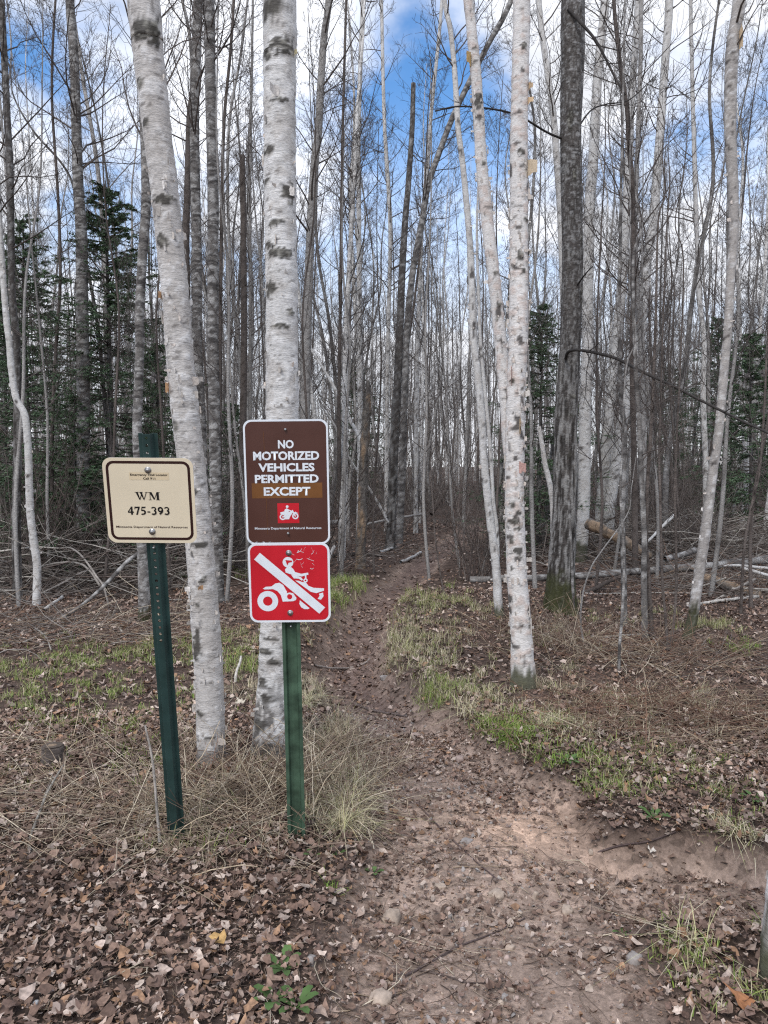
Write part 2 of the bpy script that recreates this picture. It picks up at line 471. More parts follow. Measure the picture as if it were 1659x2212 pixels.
def crown(acc, T, TRd, rg, t0, n, len0, col, fine=1.0, inc=(40, 75), minr=.0022, lev3=2):
    """branches along the trunk path T (N,3) with radii TRd from fraction t0 up"""
    M = len(T); t = np.sort(rg.uniform(t0, .985, n)) * (M - 1)
    i = np.minimum(t.astype(int), M - 2); f = (t - i)[:, None]
    s = T[i] * (1 - f) + T[i + 1] * f; r = TRd[i]
    d = nrm(T[i + 1] - T[i]); an = np.radians(rg.uniform(inc[0], inc[1], n))[:, None]
    dd = d * np.cos(an) + perp(d, rg) * np.sin(an)
    frac = t / (M - 1)
    L = len0 * (1.15 - .85 * frac) * rg.uniform(.45, 1.1, n)
    P1 = grow(s, dd, L, 7, rg, .15, .75)
    r1 = np.minimum(np.maximum(r * .30, minr * 1.6), .004 + .006 * L)
    tap = np.linspace(1, .12, 7)[None]
    col = np.asarray(col)
    tubes(acc, P1, np.maximum(r1[:, None] * tap, minr), 4, col, False)
    per = max(1, int(round(7 * fine)))
    P2, k2, _ = sub(P1, rg, per, .22, .5, .5, 1.05, 5, .18, .17, .5)
    r2 = np.maximum(r1[k2] * .33, minr)[:, None] * np.linspace(1, .35, 5)[None]
    tubes(acc, P2, np.maximum(r2, minr * .8), 3, col * .9, False)
    if lev3:
        P3, k3, _ = sub(P2, rg, lev3, .3, .6, .4, 1.0, 3, .2, .2, .3)
        tubes(acc, P3, np.full(P3.shape[:2], minr * .75), 3, col * .85, False)
        return P3
    return P2

def trunk_mesh(acc, P, Rd, S, kind, seed, scars=(), moss=0, dark_h=0, amp=1.0):
    """P (N,3) path, Rd (N,) radii -> bark with per-vertex colour and relief. scars: (s, angle, half width, half height)"""
    N = len(P); T = np.gradient(P, axis=0); T = nrm(T)
    ref = np.array([1., 0, 0]); e1 = nrm(ref - (T @ ref)[:, None] * T); e2 = np.cross(T, e1)
    s = np.concatenate([[0], np.cumsum(np.linalg.norm(np.diff(P, axis=0), axis=1))])
    a = np.arange(S) / S * 2 * PI
    A, Sg = np.meshgrid(a, s); Rg = np.broadcast_to(Rd[:, None], A.shape)
    c, disp = bark(kind, seed, A, Sg, Rg)
    ov = 1 + .06 * (fbm(np.cos(A) * 1.1, np.sin(A) * 1.1, Sg * 1.7, seed + 60, 2) - .5)
    dd = disp * amp * np.minimum(1, Rg / .06)
    for (s0, a0, w, h) in scars:
        j0, j1 = np.searchsorted(s, [s0 - h * 2.2, s0 + h * 2.2])
        if j1 <= j0: continue
        sl = slice(j0, j1); A_, S_, R_ = A[sl], Sg[sl], Rg[sl]
        da = (A_ - a0 + PI) % (2 * PI) - PI
        nz = fbm(np.cos(A_) * R_ * 45, np.sin(A_) * R_ * 45, S_ * 60, seed + 77, 3)
        hz = fbm(np.cos(A_) * R_ * 30, np.sin(A_) * R_ * 30, S_ * 190, seed + 78, 2)
        q = np.sqrt((da * R_ / w) ** 2 + ((S_ - s0) / h) ** 2) + (nz - .5) * 1.5 + (hz - .5) * .6
        mk = 1 - sstep(.72, .98, q)
        tone = np.array([.055, .05, .042]) * (1 - sstep(.5, .62, nz))[..., None] + np.array([.23, .22, .19]) * sstep(.5, .62, nz)[..., None]
        c[sl] = c[sl] * (1 - mk[..., None] * .92) + tone * .92 * mk[..., None]
        dd[sl] = dd[sl] + mk * (.003 + .009 * (nz - .4))
    if moss:
        nz = fbm(np.cos(A) * 3, np.sin(A) * 3, Sg * 9, seed + 41, 3)
        mk = (1 - sstep(moss * .6, moss, Sg - .12 + (nz - .5) * moss * .9))[..., None]
        mc = np.array([.052, .055, .022]) * (.5 + nz[..., None])
        c = c * (1 - mk * .9) + mc * mk * .9
    if dark_h:
        nz = fbm(np.cos(A) * 3, np.sin(A) * 3, Sg * 24, seed + 42, 3)
        mk = ((1 - sstep(dark_h * .2, dark_h, Sg - .12)) * sstep(.44, .54, nz))[..., None]
        mk = np.maximum(mk, (1 - sstep(.05, .17, Sg - .12 + (nz - .5) * .14))[..., None] * .8)
        c = c * (1 - mk * .85) + np.array([.06, .052, .046]) * mk * .85
    rad = Rg * ov + dd
    V = P[:, None] + rad[..., None] * (np.cos(A)[..., None] * e1[:, None] + np.sin(A)[..., None] * e2[:, None])
    i = np.arange(N - 1)[:, None] * S; k = np.arange(S)[None]; k2 = (k + 1) % S
    Q = np.stack([i + k, i + k2, i + S + k2, i + S + k], -1).reshape(-1, 4)
    top = N * S
    V = np.concatenate([V.reshape(-1, 3), P[-1:] + T[-1:] * Rd[-1] * .2]); c = np.concatenate([c.reshape(-1, 3), np.array([[.3, .22, .15]])])
    kk = np.arange(S); tri = np.stack([(N - 1) * S + kk, (N - 1) * S + (kk + 1) % S, np.full(S, top)], -1)
    acc.add(V, Q, tri, c)
    return s, e1, e2

def curl(acc, p, out_, up_, side, w, h, rg, col=(.55, .40, .32)):
    """a flap of paper bark peeling off the stem"""
    n, m = 6, 3
    t = np.linspace(0, 1, n)[:, None]; hh = np.linspace(-1, 1, m)[None]
    wav = rg.uniform(.6, 1.3); k = rg.uniform(.5, 1.2)
    X = w * (t - .25 * t ** 2) + 0 * hh; O = .003 + w * k * t ** 2 + 0 * hh; Z = h * hh * (1 - .35 * t * wav) + rg.normal(0, h * .12, (n, m))
    V = p + X[..., None] * side + O[..., None] * out_ + Z[..., None] * up_
    i = np.arange(n - 1)[:, None] * m + np.arange(m - 1)[None]
    c = np.array(col) * (1 - t[..., None] * .0) * rg.uniform(.75, 1.2)
    acc.add(V.reshape(-1, 3), np.stack([i, i + 1, i + 1 + m, i + m], -1).reshape(-1, 4), None, np.broadcast_to(c, V.shape).reshape(-1, 3))

TW = np.array([.085, .070, .062])
def hero(name, label, cat, path, Y, kind, w, extend=6.0, Ytop=None, S=14, ds=.04, mat=None, seed=1, scars=(), moss=0, dark_h=0,
         flare=1.25, branches=0, blen=1.6, t0=.25, peel=0, group=None, fine=1.0, low_branches=0, amp=1.0, curls=(), stem_of=None):
    """a tree along an outline read as (u, v) points from the foot up; w = apparent widths at foot and top"""
    rg = np.random.default_rng(seed + 1000)
    path = list(path); K = len(path)
    if Y is None:
        Y = float(ground_at(*path[0])[1])
    Yt = Y if Ytop is None else Ytop
    vv = np.array([p[1] for p in path], float); fr = (vv[0] - vv) / max(vv[0] - vv[-1], 1)
    Ys = Y + (Yt - Y) * fr
    P = np.array([at(u, v, y) for (u, v), y in zip(path, Ys)])
    w = list(w)
    wd = np.interp(fr, np.linspace(0, 1, len(w)), w); rd = wd * Ys / F / 2
    # foot into the ground
    fz = float(gz(P[0, 0], P[0, 1]))
    if stem_of: fz = P[0, 2]
    if P[0, 2] > fz + .02:
        P = np.concatenate([[[P[0, 0] + (P[0, 0] - P[1, 0]) * .3, P[0, 1], fz]], P]); rd = np.concatenate([[rd[0] * 1.05], rd])
        vv = np.concatenate([[vv[0] + 5], vv])
    foot = P[0].copy(); foot[2] = fz
    P = np.concatenate([[foot - [0, 0, .12]], P]); rd = np.concatenate([[rd[0] * flare], rd]); vv = np.concatenate([[vv[0] + 20], vv])
    nvis = len(P)
    if extend:
        d = nrm((P[-1] - P[-2])[None])[0]; d = nrm((d + np.array([0, 0, .6]))[None])[0]
        e = np.arange(1, 5)[:, None] / 4 * extend
        P = np.concatenate([P, P[-1] + d * e + rg.normal(0, .05, (4, 3))]); rd = np.concatenate([rd, rd[-1] * np.linspace(.85, .12, 4)])
        vv = np.concatenate([vv, vv[-1] - 100 * np.arange(1, 5)])
    L = np.linalg.norm(np.diff(P, axis=0), axis=1).sum()
    n = max(8, int(L / ds))
    PP = catmull(np.concatenate([P, rd[:, None], vv[:, None]], 1), n)
    TU, RU = PP[:, :3], np.maximum(PP[:, 3], .002)
    hid = PP[:, 4] < -40                                   # coarser above the frame
    PP = PP[~hid | (np.arange(n) % max(1, int(.10 / ds)) == 0)]; n = len(PP)
    T, Rd, V_ = PP[:, :3], np.maximum(PP[:, 3], .002), PP[:, 4]
    s = np.concatenate([[0], np.cumsum(np.linalg.norm(np.diff(T, axis=0), axis=1))])
    Rd = Rd * (1 + (flare - 1) * np.exp(-(s / (.10 + Rd[0] * 1.2)) ** 2))
    sc = []
    for (v, f, sw, sh) in scars:
        j = int(np.argmin(np.abs(V_ - v)))
        sc.append((s[j], -PI / 2 + math.asin(max(-.95, min(.95, f))), sw * T[j, 1] / F / 2 * 1.15, sh * T[j, 1] / F / 2 * 1.25))
    if stem_of:
        root = stem_of; foot = np.array(root.location)
    else:
        root = empty(name, foot, label, cat, group)
    acc = Acc(); _, e1, e2 = trunk_mesh(acc, T, Rd, S, kind, seed, sc, moss, dark_h, amp)
    if mat is None: mat = M_BIRCH if 'birch' in kind else M_WOOD if kind == 'wood' else M_BARK
    link('trunk', acc.mesh('trunk', mat, True, foot), root)
    if branches or low_branches:
        acc = Acc()
        zc = None
        if branches: crown(acc, TU, RU, rg, t0, branches, blen, TW * rg.uniform(.8, 1.5), fine)
        if low_branches: crown(acc, TU[:int(len(TU) * .8)], RU, rg, .15, low_branches, blen * .5, TW * 1.3, .5, lev3=1)
        link('crown', acc.mesh('crown', M_TWIG, True, foot), root)
    if peel:
        acc = Acc()
        for _ in range(peel):
            j = rg.integers(int(n * .06), int(n * .62)); a = rg.uniform(0, 2 * PI)
            o_ = math.cos(a) * e1[j] + math.sin(a) * e2[j]; sd = np.cross(o_, [0, 0, 1.]) * rg.choice([-1, 1]); z_ = nrm((T[min(j + 1, n - 1)] - T[j])[None])[0]
            big = rg.random() ** 3
            curl(acc, T[j] + o_ * Rd[j] * .98, o_, z_, sd, .010 + .022 * big, .006 + .02 * rg.random() ** 2, rg, [(.62, .59, .56), (.56, .50, .45), (.5, .46, .42)][rg.integers(3)])
        link('peeling_bark', acc.mesh('peeling_bark', M_LEAF, True, foot), root)['kind'] = 'stuff'
    for (v, f, cw, ch, cc, sgn) in curls:
        j = int(np.argmin(np.abs(V_ - v))); a = -PI / 2 + math.asin(f)
        o_ = math.cos(a) * e1[j] + math.sin(a) * e2[j]; k = T[j, 1] / F
        acc = Acc(); curl(acc, T[j] + o_ * Rd[j] * .97, o_, np.array([0, 0, 1.]), np.cross(o_, [0, 0, 1.]) * sgn, cw * k, ch * k / 2, rg, cc)
        link('bark_curl', acc.mesh('bark_curl', M_LEAF, True, foot), root)
    return root, T, Rd

# ------------------------------------------------------------------ signs
M_POST = flat_mat('green_post_paint', (.022, .050, .046), .5, .35, 0, .35, 9, .2)
M_POST2 = flat_mat('worn_green_post_paint', (.050, .090, .058), .6, .3, 0, .55, 14, .3)
M_CREAM = flat_mat('cream_sign_face', (.78, .68, .50), .38, .5, 0, .05, 7)
M_STICK = flat_mat('sticker_cream', (.74, .61, .41), .45, .4, 0, .05, 7)
M_BORD = flat_mat('dark_brown_ink', (.035, .012, .010), .4, .4, 0, .1)
M_INK = flat_mat('black_ink', (.010, .009, .009), .45, .4, 0, .1)
M_BROWN = flat_mat('brown_sign_face', (.078, .030, .021), .34, .5, 0, .08, 9)
M_BAR = flat_mat('orange_brown_sticker', (.17, .068, .018), .4, .4, 0, .18, 12)
M_WHITE = flat_mat('white_sign_ink', (.74, .78, .82), .4, .45, 0, .06, 20)
M_RED = flat_mat('red_sign_face', (.55, .010, .022), .36, .5, 0, .10, 8)
M_BOLT = flat_mat('galvanised_bolt', (.36, .36, .36), .4, .5, .85, .25, 90)
M_ALU = flat_mat('bare_aluminium', (.55, .56, .57), .5, .5, .4, .1)
M_HOLE = flat_mat('hole_black', (.012, .012, .012), .9, .1)  # plain near-black for the post holes, not assigned to any face

def rounded(w, h, r, n=7):
    p = []
    for cx, cy, a0 in ((w / 2 - r, h / 2 - r, 0), (-w / 2 + r, h / 2 - r, 90), (-w / 2 + r, -h / 2 + r, 180), (w / 2 - r, -h / 2 + r, 270)):
        for k in range(n + 1):
            a = R(a0 + 90 * k / n); p.append((cx + r * math.cos(a), cy + r * math.sin(a)))
    return p
def polys(name, plist, y, mat, parent, step=.00006, loc=None):
    """flat print on a sign: polygons in the sign's own x-z plane, facing -y"""
    V, Fc = [], []
    for k, p in enumerate(plist):
        b = len(V); V += [(a, y - k * step, c) for a, c in p]; Fc.append(list(range(b, b + len(p))))
    me = bpy.data.meshes.new(name); me.from_pydata(V, [], Fc); me.materials.append(mat); me.update()
    return link(name, me, parent, loc)
def plate(name, out, th, mat, parent, loc, mat_edge=None):
    n = len(out); V = [(a, 0, c) for a, c in out] + [(a, th, c) for a, c in out]
    Fc = [list(range(n)), list(range(2 * n - 1, n - 1, -1))] + [[i, i + n, (i + 1) % n + n, (i + 1) % n] for i in range(n)]
    me = bpy.data.meshes.new(name); me.from_pydata(V, [], Fc); me.materials.append(mat)
    if mat_edge:
        me.materials.append(mat_edge)
        for i, p in enumerate(me.polygons): p.material_index = 0 if i == 0 else 1
    me.update(); return link(name, me, parent, loc)
def ringpoly(cx, cy, r1, r0, a0=0, a1=360, n=28, ky=1.0):
    o = [(cx + r1 * math.cos(R(a0 + (a1 - a0) * k / n)), cy + ky * r1 * math.sin(R(a0 + (a1 - a0) * k / n))) for k in range(n + 1)]
    i = [(cx + r0 * math.cos(R(a0 + (a1 - a0) * k / n)), cy + ky * r0 * math.sin(R(a0 + (a1 - a0) * k / n))) for k in range(n + 1)]
    return [[o[k], o[k + 1], i[k + 1], i[k]] for k in range(n)]
def circ(cx, cy, r, n=20): return [(cx + r * math.cos(2 * PI * k / n), cy + r * math.sin(2 * PI * k / n)) for k in range(n)]
def text(s, name, width, cap, cx, cz, y, mat, parent, bold=.0):
    cu = bpy.data.curves.new(name, 'FONT'); cu.body = s; cu.size = 1; cu.fill_mode = 'FRONT'; cu.offset = bold; cu.resolution_u = 3
    o = bpy.data.objects.new(name, cu); COL.objects.link(o)
    dg = bpy.context.evaluated_depsgraph_get(); me = bpy.data.meshes.new_from_object(o.evaluated_get(dg))
    bpy.data.objects.remove(o); bpy.data.curves.remove(cu)
    v = np.empty(len(me.vertices) * 3, np.float32); me.vertices.foreach_get('co', v); v = v.reshape(-1, 3)
    lo, hi = v.min(0), v.max(0)
    sx = width / (hi[0] - lo[0]); caph = .73 + 2 * bold
    sz = cap / caph
    nv = np.stack([(v[:, 0] - (lo[0] + hi[0]) / 2) * sx + cx, np.full(len(v), y), (v[:, 1] - .36) * sz + cz], -1)
    me.vertices.foreach_set('co', nv.astype(np.float32).ravel()); me.name = name; me.materials.clear(); me.materials.append(mat); me.update()
    return link(name, me, parent)
def bolt(parent, x, z, r, y=0, washer=True):
    V, Fc = [], []
    prof = ([(1.0, 0), (1.0, -.0018), (.62, -.002)] if washer else [(.66, 0)]) + [(.60, -.006), (.45, -.0085), (.2, -.0095)]
    n = 14
    for (rr, yy) in prof:
        for k in range(n):
            a = 2 * PI * k / n; V.append((rr * r * math.cos(a), yy, rr * r * math.sin(a)))
    for i in range(len(prof) - 1):
        for k in range(n): Fc.append([i * n + k, i * n + (k + 1) % n, (i + 1) * n + (k + 1) % n, (i + 1) * n + k])
    Fc.append([(len(prof) - 1) * n + k for k in range(n)])
    me = bpy.data.meshes.new('bolt'); me.from_pydata(V, [], Fc); me.materials.append(M_BOLT); me.update()
    for p in me.polygons: p.use_smooth = True
    return link('bolt', me, parent, (x, y, z))
def post_mesh(name, L, prof, mat, holes=None, bottom=-.25, th=.0035):
    """rolled channel: open profile (x, y) given thickness, holes punched in its first flat strip"""
    prof = np.array(prof, float); n = len(prof)
    nrmv = np.zeros_like(prof); d = np.diff(prof, axis=0); nn = np.stack([-d[:, 1], d[:, 0]], -1); nn = nn / np.linalg.norm(nn, axis=1, keepdims=True)
    nrmv[0] = nn[0]; nrmv[-1] = nn[-1]; nrmv[1:-1] = nn[:-1] + nn[1:]; nrmv = nrmv / np.linalg.norm(nrmv, axis=1, keepdims=True)
    back = prof + nrmv * th
    V, Fc = [], []
    def quad(a, b, c, d_): k = len(V); V.extend([a, b, c, d_]); Fc.append([k, k + 1, k + 2, k + 3])
    web = holes['strip'] if holes else -1
    for i in range(n - 1):
        for pr, flip in ((prof, 0), (back, 1)):
            a, b = pr[i], pr[i + 1]
            if i != web:
                quad((a[0], a[1], bottom), (b[0], b[1], bottom), (b[0], b[1], L), (a[0], a[1], L))
            else:
                z = bottom; pitch = .0254
                cxm = (a[0] + b[0]) / 2
                while z < L - 1e-6:
                    z1 = min(z + pitch, L); zc = (z + z1) / 2
                    if holes['lo'] < zc < holes['hi'] and z1 - z > .02:
                        k = len(V); rr = .0055
                        corners = [(a[0], z), (cxm, z), (b[0], z), (b[0], zc), (b[0], z1), (cxm, z1), (a[0], z1), (a[0], zc)]
                        for (x_, z_) in corners: V.append((x_, a[1], z_))
                        for q in range(8):
                            an = R(225 + 45 * q); V.append((cxm + rr * math.cos(an), a[1], zc + rr * math.sin(an)))
                        for q in range(8): Fc.append([k + q, k + (q + 1) % 8, k + 8 + (q + 1) % 8, k + 8 + q])
                    else:
                        quad((a[0], a[1], z), (b[0], b[1], z), (b[0], b[1], z1), (a[0], a[1], z1))
                    z = z1
    for i in range(n - 1):
        quad((*prof[i], L), (*prof[i + 1], L), (*back[i + 1], L), (*back[i], L))
    for e in (0, n - 1): quad((*prof[e], bottom), (*back[e], bottom), (*back[e], L), (*prof[e], L))
    me = bpy.data.meshes.new(name); me.from_pydata(V, [], Fc); me.materials.append(mat); me.update()
    return me
from mathutils import Matrix, Vector
def post_root(name, label, base, top):
    o = empty(name, base, label, 'sign')
    z = Vector(top) - Vector(base); L = z.length; z.normalize()
    x = Vector((1, 0, 0)); x = (x - x.dot(z) * z).normalized(); y = z.cross(x)
    o.matrix_world = Matrix.Translation(Vector(base)) @ Matrix((x, y, z)).transposed().to_4x4()
    return o, L
def on_post(base, top, u, v):
    """height along the post where it passes image row v"""
    b, t = np.array(base), np.array(top); best = min(np.linspace(0, 1.05, 2000), key=lambda k: abs((1106 - v) / F - ((((b + (t - b) * k)[1]) * SP + ((b + (t - b) * k)[2] - CAMZ) * CP) / (((b + (t - b) * k)[1]) * CP - ((b + (t - b) * k)[2] - CAMZ) * SP))))
    return best * np.linalg.norm(t - b)

# left post with the cream sign -------------------------------------------------
b1 = ground_at(379, 1822); t1 = at(315, 938, b1[1] - .35)
sp1, L1 = post_root('signpost', 'leaning green steel post carrying the cream emergency locator sign', b1, t1)
PROF = [(-.0325, .021), (-.0205, .021), (-.0125, .0), (.0125, .0), (.0205, .021), (.0325, .021)]
zc1 = on_post(b1, t1, 0, 1081); zb1 = on_post(b1, t1, 0, 1395)
pm = link('post', post_mesh('post', L1, PROF, M_POST, {'strip': 2, 'lo': zb1, 'hi': L1}), sp1)
s1 = .305 / 590.0                      # metres per reading unit on the cream sign
pan = plate('sign_panel', rounded(.307, .300, .030), .0025, M_CREAM, sp1, (.0, -.006, zc1), M_ALU)
pan['label'] = 'cream metal sign with dark brown border line'
o_ = rounded(.307 - .022, .300 - .022, .026); i_ = rounded(.307 - .040, .300 - .040, .018)
polys('border', [[o_[k], o_[(k + 1) % len(o_)], i_[(k + 1) % len(i_)], i_[k]] for k in range(len(o_))], -.0005, M_BORD, pan, 0)
polys('sticker', [rounded(260 * s1, 50 * s1, .001, 2)], -.0006, M_STICK, pan, loc=(5 * s1, 0, 168 * s1))
text('Emergency Trail Locator', 'lettering', 246 * s1, 15 * s1, 5 * s1, 178 * s1, -.0012, M_INK, pan, .02)
text('Call 911', 'lettering', 80 * s1, 15 * s1, 5 * s1, 153 * s1, -.0012, M_INK, pan, .02)
text('Minnesota Department of Natural Resources', 'lettering', 476 * s1, 15 * s1, 0, -178 * s1, -.0008, M_BORD, pan, .012)
GL = {
 'W': (1.40, [[(.10, .97), (.34, .97), (.57, 0), (.47, 0)], [(.47, 0), (.55, 0), (.76, .74), (.70, .80)], [(.54, .97), (.78, .97), (1.00, 0), (.91, 0)], [(.91, 0), (.98, 0), (1.29, .97), (1.21, .97)],
              [(0, .95), (.44, .95), (.44, 1), (0, 1)], [(.46, .95), (.88, .95), (.88, 1), (.46, 1)], [(1.10, .95), (1.42, .95), (1.42, 1), (1.10, 1)]]),
 'M': (1.28, [[(.15, 0), (.215, 0), (.215, .96), (.15, .96)], [(.10, 1), (.36, 1), (.68, .18), (.58, 0)], [(.58, 0), (.66, .10), (.97, 1), (.90, 1)], [(.88, 0), (1.12, 0), (1.12, 1), (.88, 1)],
              [(0, 0), (.36, 0), (.36, .05), (0, .05)], [(.78, 0), (1.24, 0), (1.24, .05), (.78, .05)], [(0, .95), (.3, .95), (.3, 1), (0, 1)], [(.9, .95), (1.24, .95), (1.24, 1), (.9, 1)]]),
 '4': (.70, [[(.36, 0), (.56, 0), (.56, 1), (.36, 1)], [(.02, .24), (.68, .24), (.68, .40), (.02, .40)], [(.02, .40), (.15, .40), (.42, .84), (.42, 1)]]),
 '7': (.66, [[(.05, .82), (.64, .82), (.64, 1), (.05, 1)], [(.05, .66), (.10, .66), (.14, .84), (.05, .84)], [(.44, .84), (.64, .90), (.36, 0), (.18, 0)]]),
 '5': (.68, [[(.16, .82), (.56, .82), (.62, 1), (.16, 1)], [(.08, .50), (.16, .46), (.22, .84), (.15, 1)]] + ringpoly(.26, .32, .36, .17, 118, -125, 18, .90)),
 '3': (.68, ringpoly(.28, .73, .30, .14, 160, -75, 14, .9) + ringpoly(.26, .31, .34, .15, 80, -140, 16, .92)),
 '9': (.70, ringpoly(.32, .66, .31, .13, 0, 360, 22, 1.08) + ringpoly(.04, .62, .60, .42, 0, -72, 12, 1.02)),
 '-': (.46, [[(.06, .28), (.38, .28), (.38, .43), (.06, .43)]])}
def serif(word, width, cap, cx, cz, parent):
    tot = sum(GL[c][0] for c in word) + .04 * (len(word) - 1); k = width / tot; x = cx - width / 2
    for c in word:
        polys('lettering', [[(x + a * k, cz - cap / 2 + b * cap) for a, b in p] for p in GL[c][1]], -.0008, M_INK, parent, .00002)
        x += (GL[c][0] + .04) * k
serif('WM', 168 * s1, 54 * s1, -14 * s1, 34 * s1, pan)
serif('475-393', 282 * s1, 56 * s1, -12 * s1, -67 * s1, pan)
bolt(pan, 0, 209 * s1, .0115); bolt(pan, 0, -211 * s1, .0115)
bolt(pm, 0, zc1 - .168, .006, -.001, False)

# right post with the brown and the red sign -------------------------------------
b2 = ground_at(641, 1815); t2 = at(617, 925, b2[1] - .14)
sp2, L2 = post_root('signpost', 'green steel post carrying the brown and the red trail signs', b2, t2)
PROF2 = [(-.034, .0), (-.022, .0), (-.0165, .013), (-.006, .0165), (.006, .0165), (.0165, .013), (.022, .0), (.034, .0)]
pm2 = link('post', post_mesh('post', L2, PROF2, M_POST2), sp2)
s2 = .305 / 552.0
zb = on_post(b2, t2, 0, 1042); zr = on_post(b2, t2, 0, 1258)
br = plate('sign_panel', rounded(.306, .455, .030), .0025, M_WHITE, sp2, (0, -.006, zb), M_ALU); br['label'] = 'brown metal sign with white edge'
polys('brown_field', [rounded(.306 - .014, .455 - .014, .025)], -.0004, M_BROWN, br)
polys('sticker', [[(-232 * s2, -103 * s2), (232 * s2, -103 * s2), (232 * s2, -3 * s2), (-232 * s2, -3 * s2)]], -.0007, M_BAR, br)
for w_, hh_, cy, t in ((103, 57, 252, 'NO'), (432, 60, 177, 'MOTORIZED'), (369, 58, 101, 'VEHICLES'), (419, 58, 26, 'PERMITTED'), (307, 60, -57, 'EXCEPT')):
    text(t, 'lettering', w_ * s2, hh_ * s2, 0, cy * s2, -.0012, M_WHITE, br, .036)
text('Minnesota Department of Natural Resources', 'lettering', 440 * s2, 16 * s2, 0, -303 * s2, -.0009, M_WHITE, br, .012)
def cv(pts, ox, oy, s): return [((a - ox) * s, (oy - b) * s) for a, b in pts]
ic = polys('motorcycle_icon', [cv([(1241, 557), (1384, 557), (1384, 690), (1241, 690)], 1308, 420, s2)], -.0008, M_RED, br)
MOTO = ringpoly(1275, 648, 21, 12) + ringpoly(1358, 643, 21, 12) + [circ(1306, 580, 9), circ(1275, 648, 4), circ(1358, 643, 4)] + [
    [(1288, 600), (1302, 591), (1314, 597), (1316, 622), (1286, 622)], [(1308, 596), (1332, 606), (1332, 613), (1310, 606)],
    [(1258, 618), (1282, 612), (1316, 616), (1340, 606), (1348, 610), (1334, 630), (1322, 650), (1316, 664), (1290, 664), (1284, 636), (1262, 628)],
    [(1334, 604), (1342, 602), (1360, 640), (1354, 644)], [(1340, 622), (1360, 614), (1380, 626), (1362, 622), (1346, 628)], [(1272, 644), (1292, 640), (1294, 650), (1274, 652)],
    [(1306, 618), (1318, 616), (1312, 644), (1322, 656), (1304, 660), (1300, 644)]]
polys('motorcycle_figure', [cv(p, 1308, 420, s2) for p in MOTO], -.0011, M_WHITE, br, .00001)
bolt(br, 0, 346 * s2, .008, 0, False); bolt(br, 0, -338 * s2, .008, 0, False)
polys('scratch', [[(-.0800, .185), (-.0790, .185), (-.0772, .10), (-.0765, .02), (-.0758, -.06), (-.0748, -.19), (-.0756, -.19), (-.0768, -.06), (-.0776, .02), (-.0782, .10)]], -.0015, M_BAR, br)
for k in range(7):                       # small chips along the lower left edge
    polys('paint_chip', [[(-.14 + .012 * k + random.uniform(-.004, .004) + random.uniform(.001, .004) * math.cos(a), -.2185 + random.uniform(.0008, .0022) * math.sin(a)) for a in np.linspace(0, 6.28, 7)[:-1]]], -.0008, M_BORD if k % 2 else M_WHITE, br)
s3 = .300 / 530.0
rd_ = plate('sign_panel', rounded(.300, .298, .030), .0025, M_WHITE, sp2, (.0, -.0085, zr), M_ALU); rd_['label'] = 'red prohibition sign with white edge and scratches'
polys('red_field', [rounded(.300 - .016, .298 - .016, .024)], -.0004, M_RED, rd_)
def c3(p): return cv(p, 1323, 1092, s3)
ATV = ringpoly(1178, 1212, 68, 31) + [
    [(1148, 1128), (1168, 1116), (1205, 1114), (1232, 1094), (1258, 1090), (1282, 1106), (1296, 1134), (1306, 1152), (1286, 1186), (1276, 1216), (1264, 1172), (1244, 1146), (1214, 1132), (1160, 1134)],
    [(1276, 1216), (1286, 1180), (1300, 1160), (1322, 1156), (1345, 1160), (1366, 1192), (1362, 1206), (1344, 1214)],
    [(1360, 1076), (1384, 1078), (1404, 1086), (1430, 1090), (1446, 1112), (1480, 1126), (1548, 1130), (1546, 1146), (1496, 1162), (1460, 1152)],
    [(1540, 1158), (1544, 1182), (1526, 1206), (1504, 1200), (1518, 1180), (1514, 1166)],
    [(1388, 1208), (1384, 1232), (1396, 1256), (1416, 1268), (1440, 1268), (1450, 1262)],
    circ(1317, 955, 35, 26),
    [(1296, 1002), (1312, 986), (1334, 984), (1350, 1000), (1362, 1020), (1402, 1032), (1446, 1024), (1448, 1038), (1402, 1050), (1352, 1042), (1300, 1022)],
    [(1336, 1040), (1372, 1044), (1398, 1054), (1412, 1070), (1404, 1078), (1384, 1064), (1352, 1062)],
    [(1424, 1036), (1434, 1036), (1434, 1068), (1426, 1072)], circ(1428, 1076, 14, 14)]
atv = polys('vehicle_figure', [c3(p) for p in ATV], -.0008, M_WHITE, rd_, .00001)
polys('engine_gap', [c3(circ(1322, 1184, 17, 16)), c3([(1306, 1176), (1318, 1164), (1330, 1190), (1316, 1204)]), c3(circ(1428, 1076, 6, 10)), c3([(1300, 940), (1345, 944), (1342, 954), (1322, 958), (1312, 976), (1306, 958)])], -.0012, M_RED, rd_)
polys('slash_outline', [c3([(1090, 935), (1137, 880), (1562, 1258), (1514, 1310)])], -.0014, M_RED, rd_)
polys('slash_bar', [c3([(1098, 934), (1136, 890), (1552, 1258), (1513, 1299)])], -.0017, M_WHITE, rd_)
rs = random.Random(4)
for k in range(16):                      # white scratches right of the rider's head
    x, y = rs.uniform(1350, 1500), rs.uniform(880, 1000); a = rs.uniform(0, PI); l = rs.uniform(12, 46); bend = rs.uniform(-8, 8)
    pts = [(x + l * t * math.cos(a) + bend * math.sin(t * PI) * math.sin(a), y - l * t * math.sin(a) + bend * math.sin(t * PI) * math.cos(a)) for t in (0, .33, .66, 1)]
    wd = rs.uniform(.7, 1.8)
    polys('scratch', [c3([(p[0], p[1] - wd) for p in pts] + [(p[0], p[1] + wd) for p in pts[::-1]])], -.0013, M_WHITE, rd_)
bolt(rd_, 0, 199 * s3, .011); bolt(rd_, 0, -200 * s3, .011)
bolt(pm2, 0, zr - .166, .006, -.001, False)

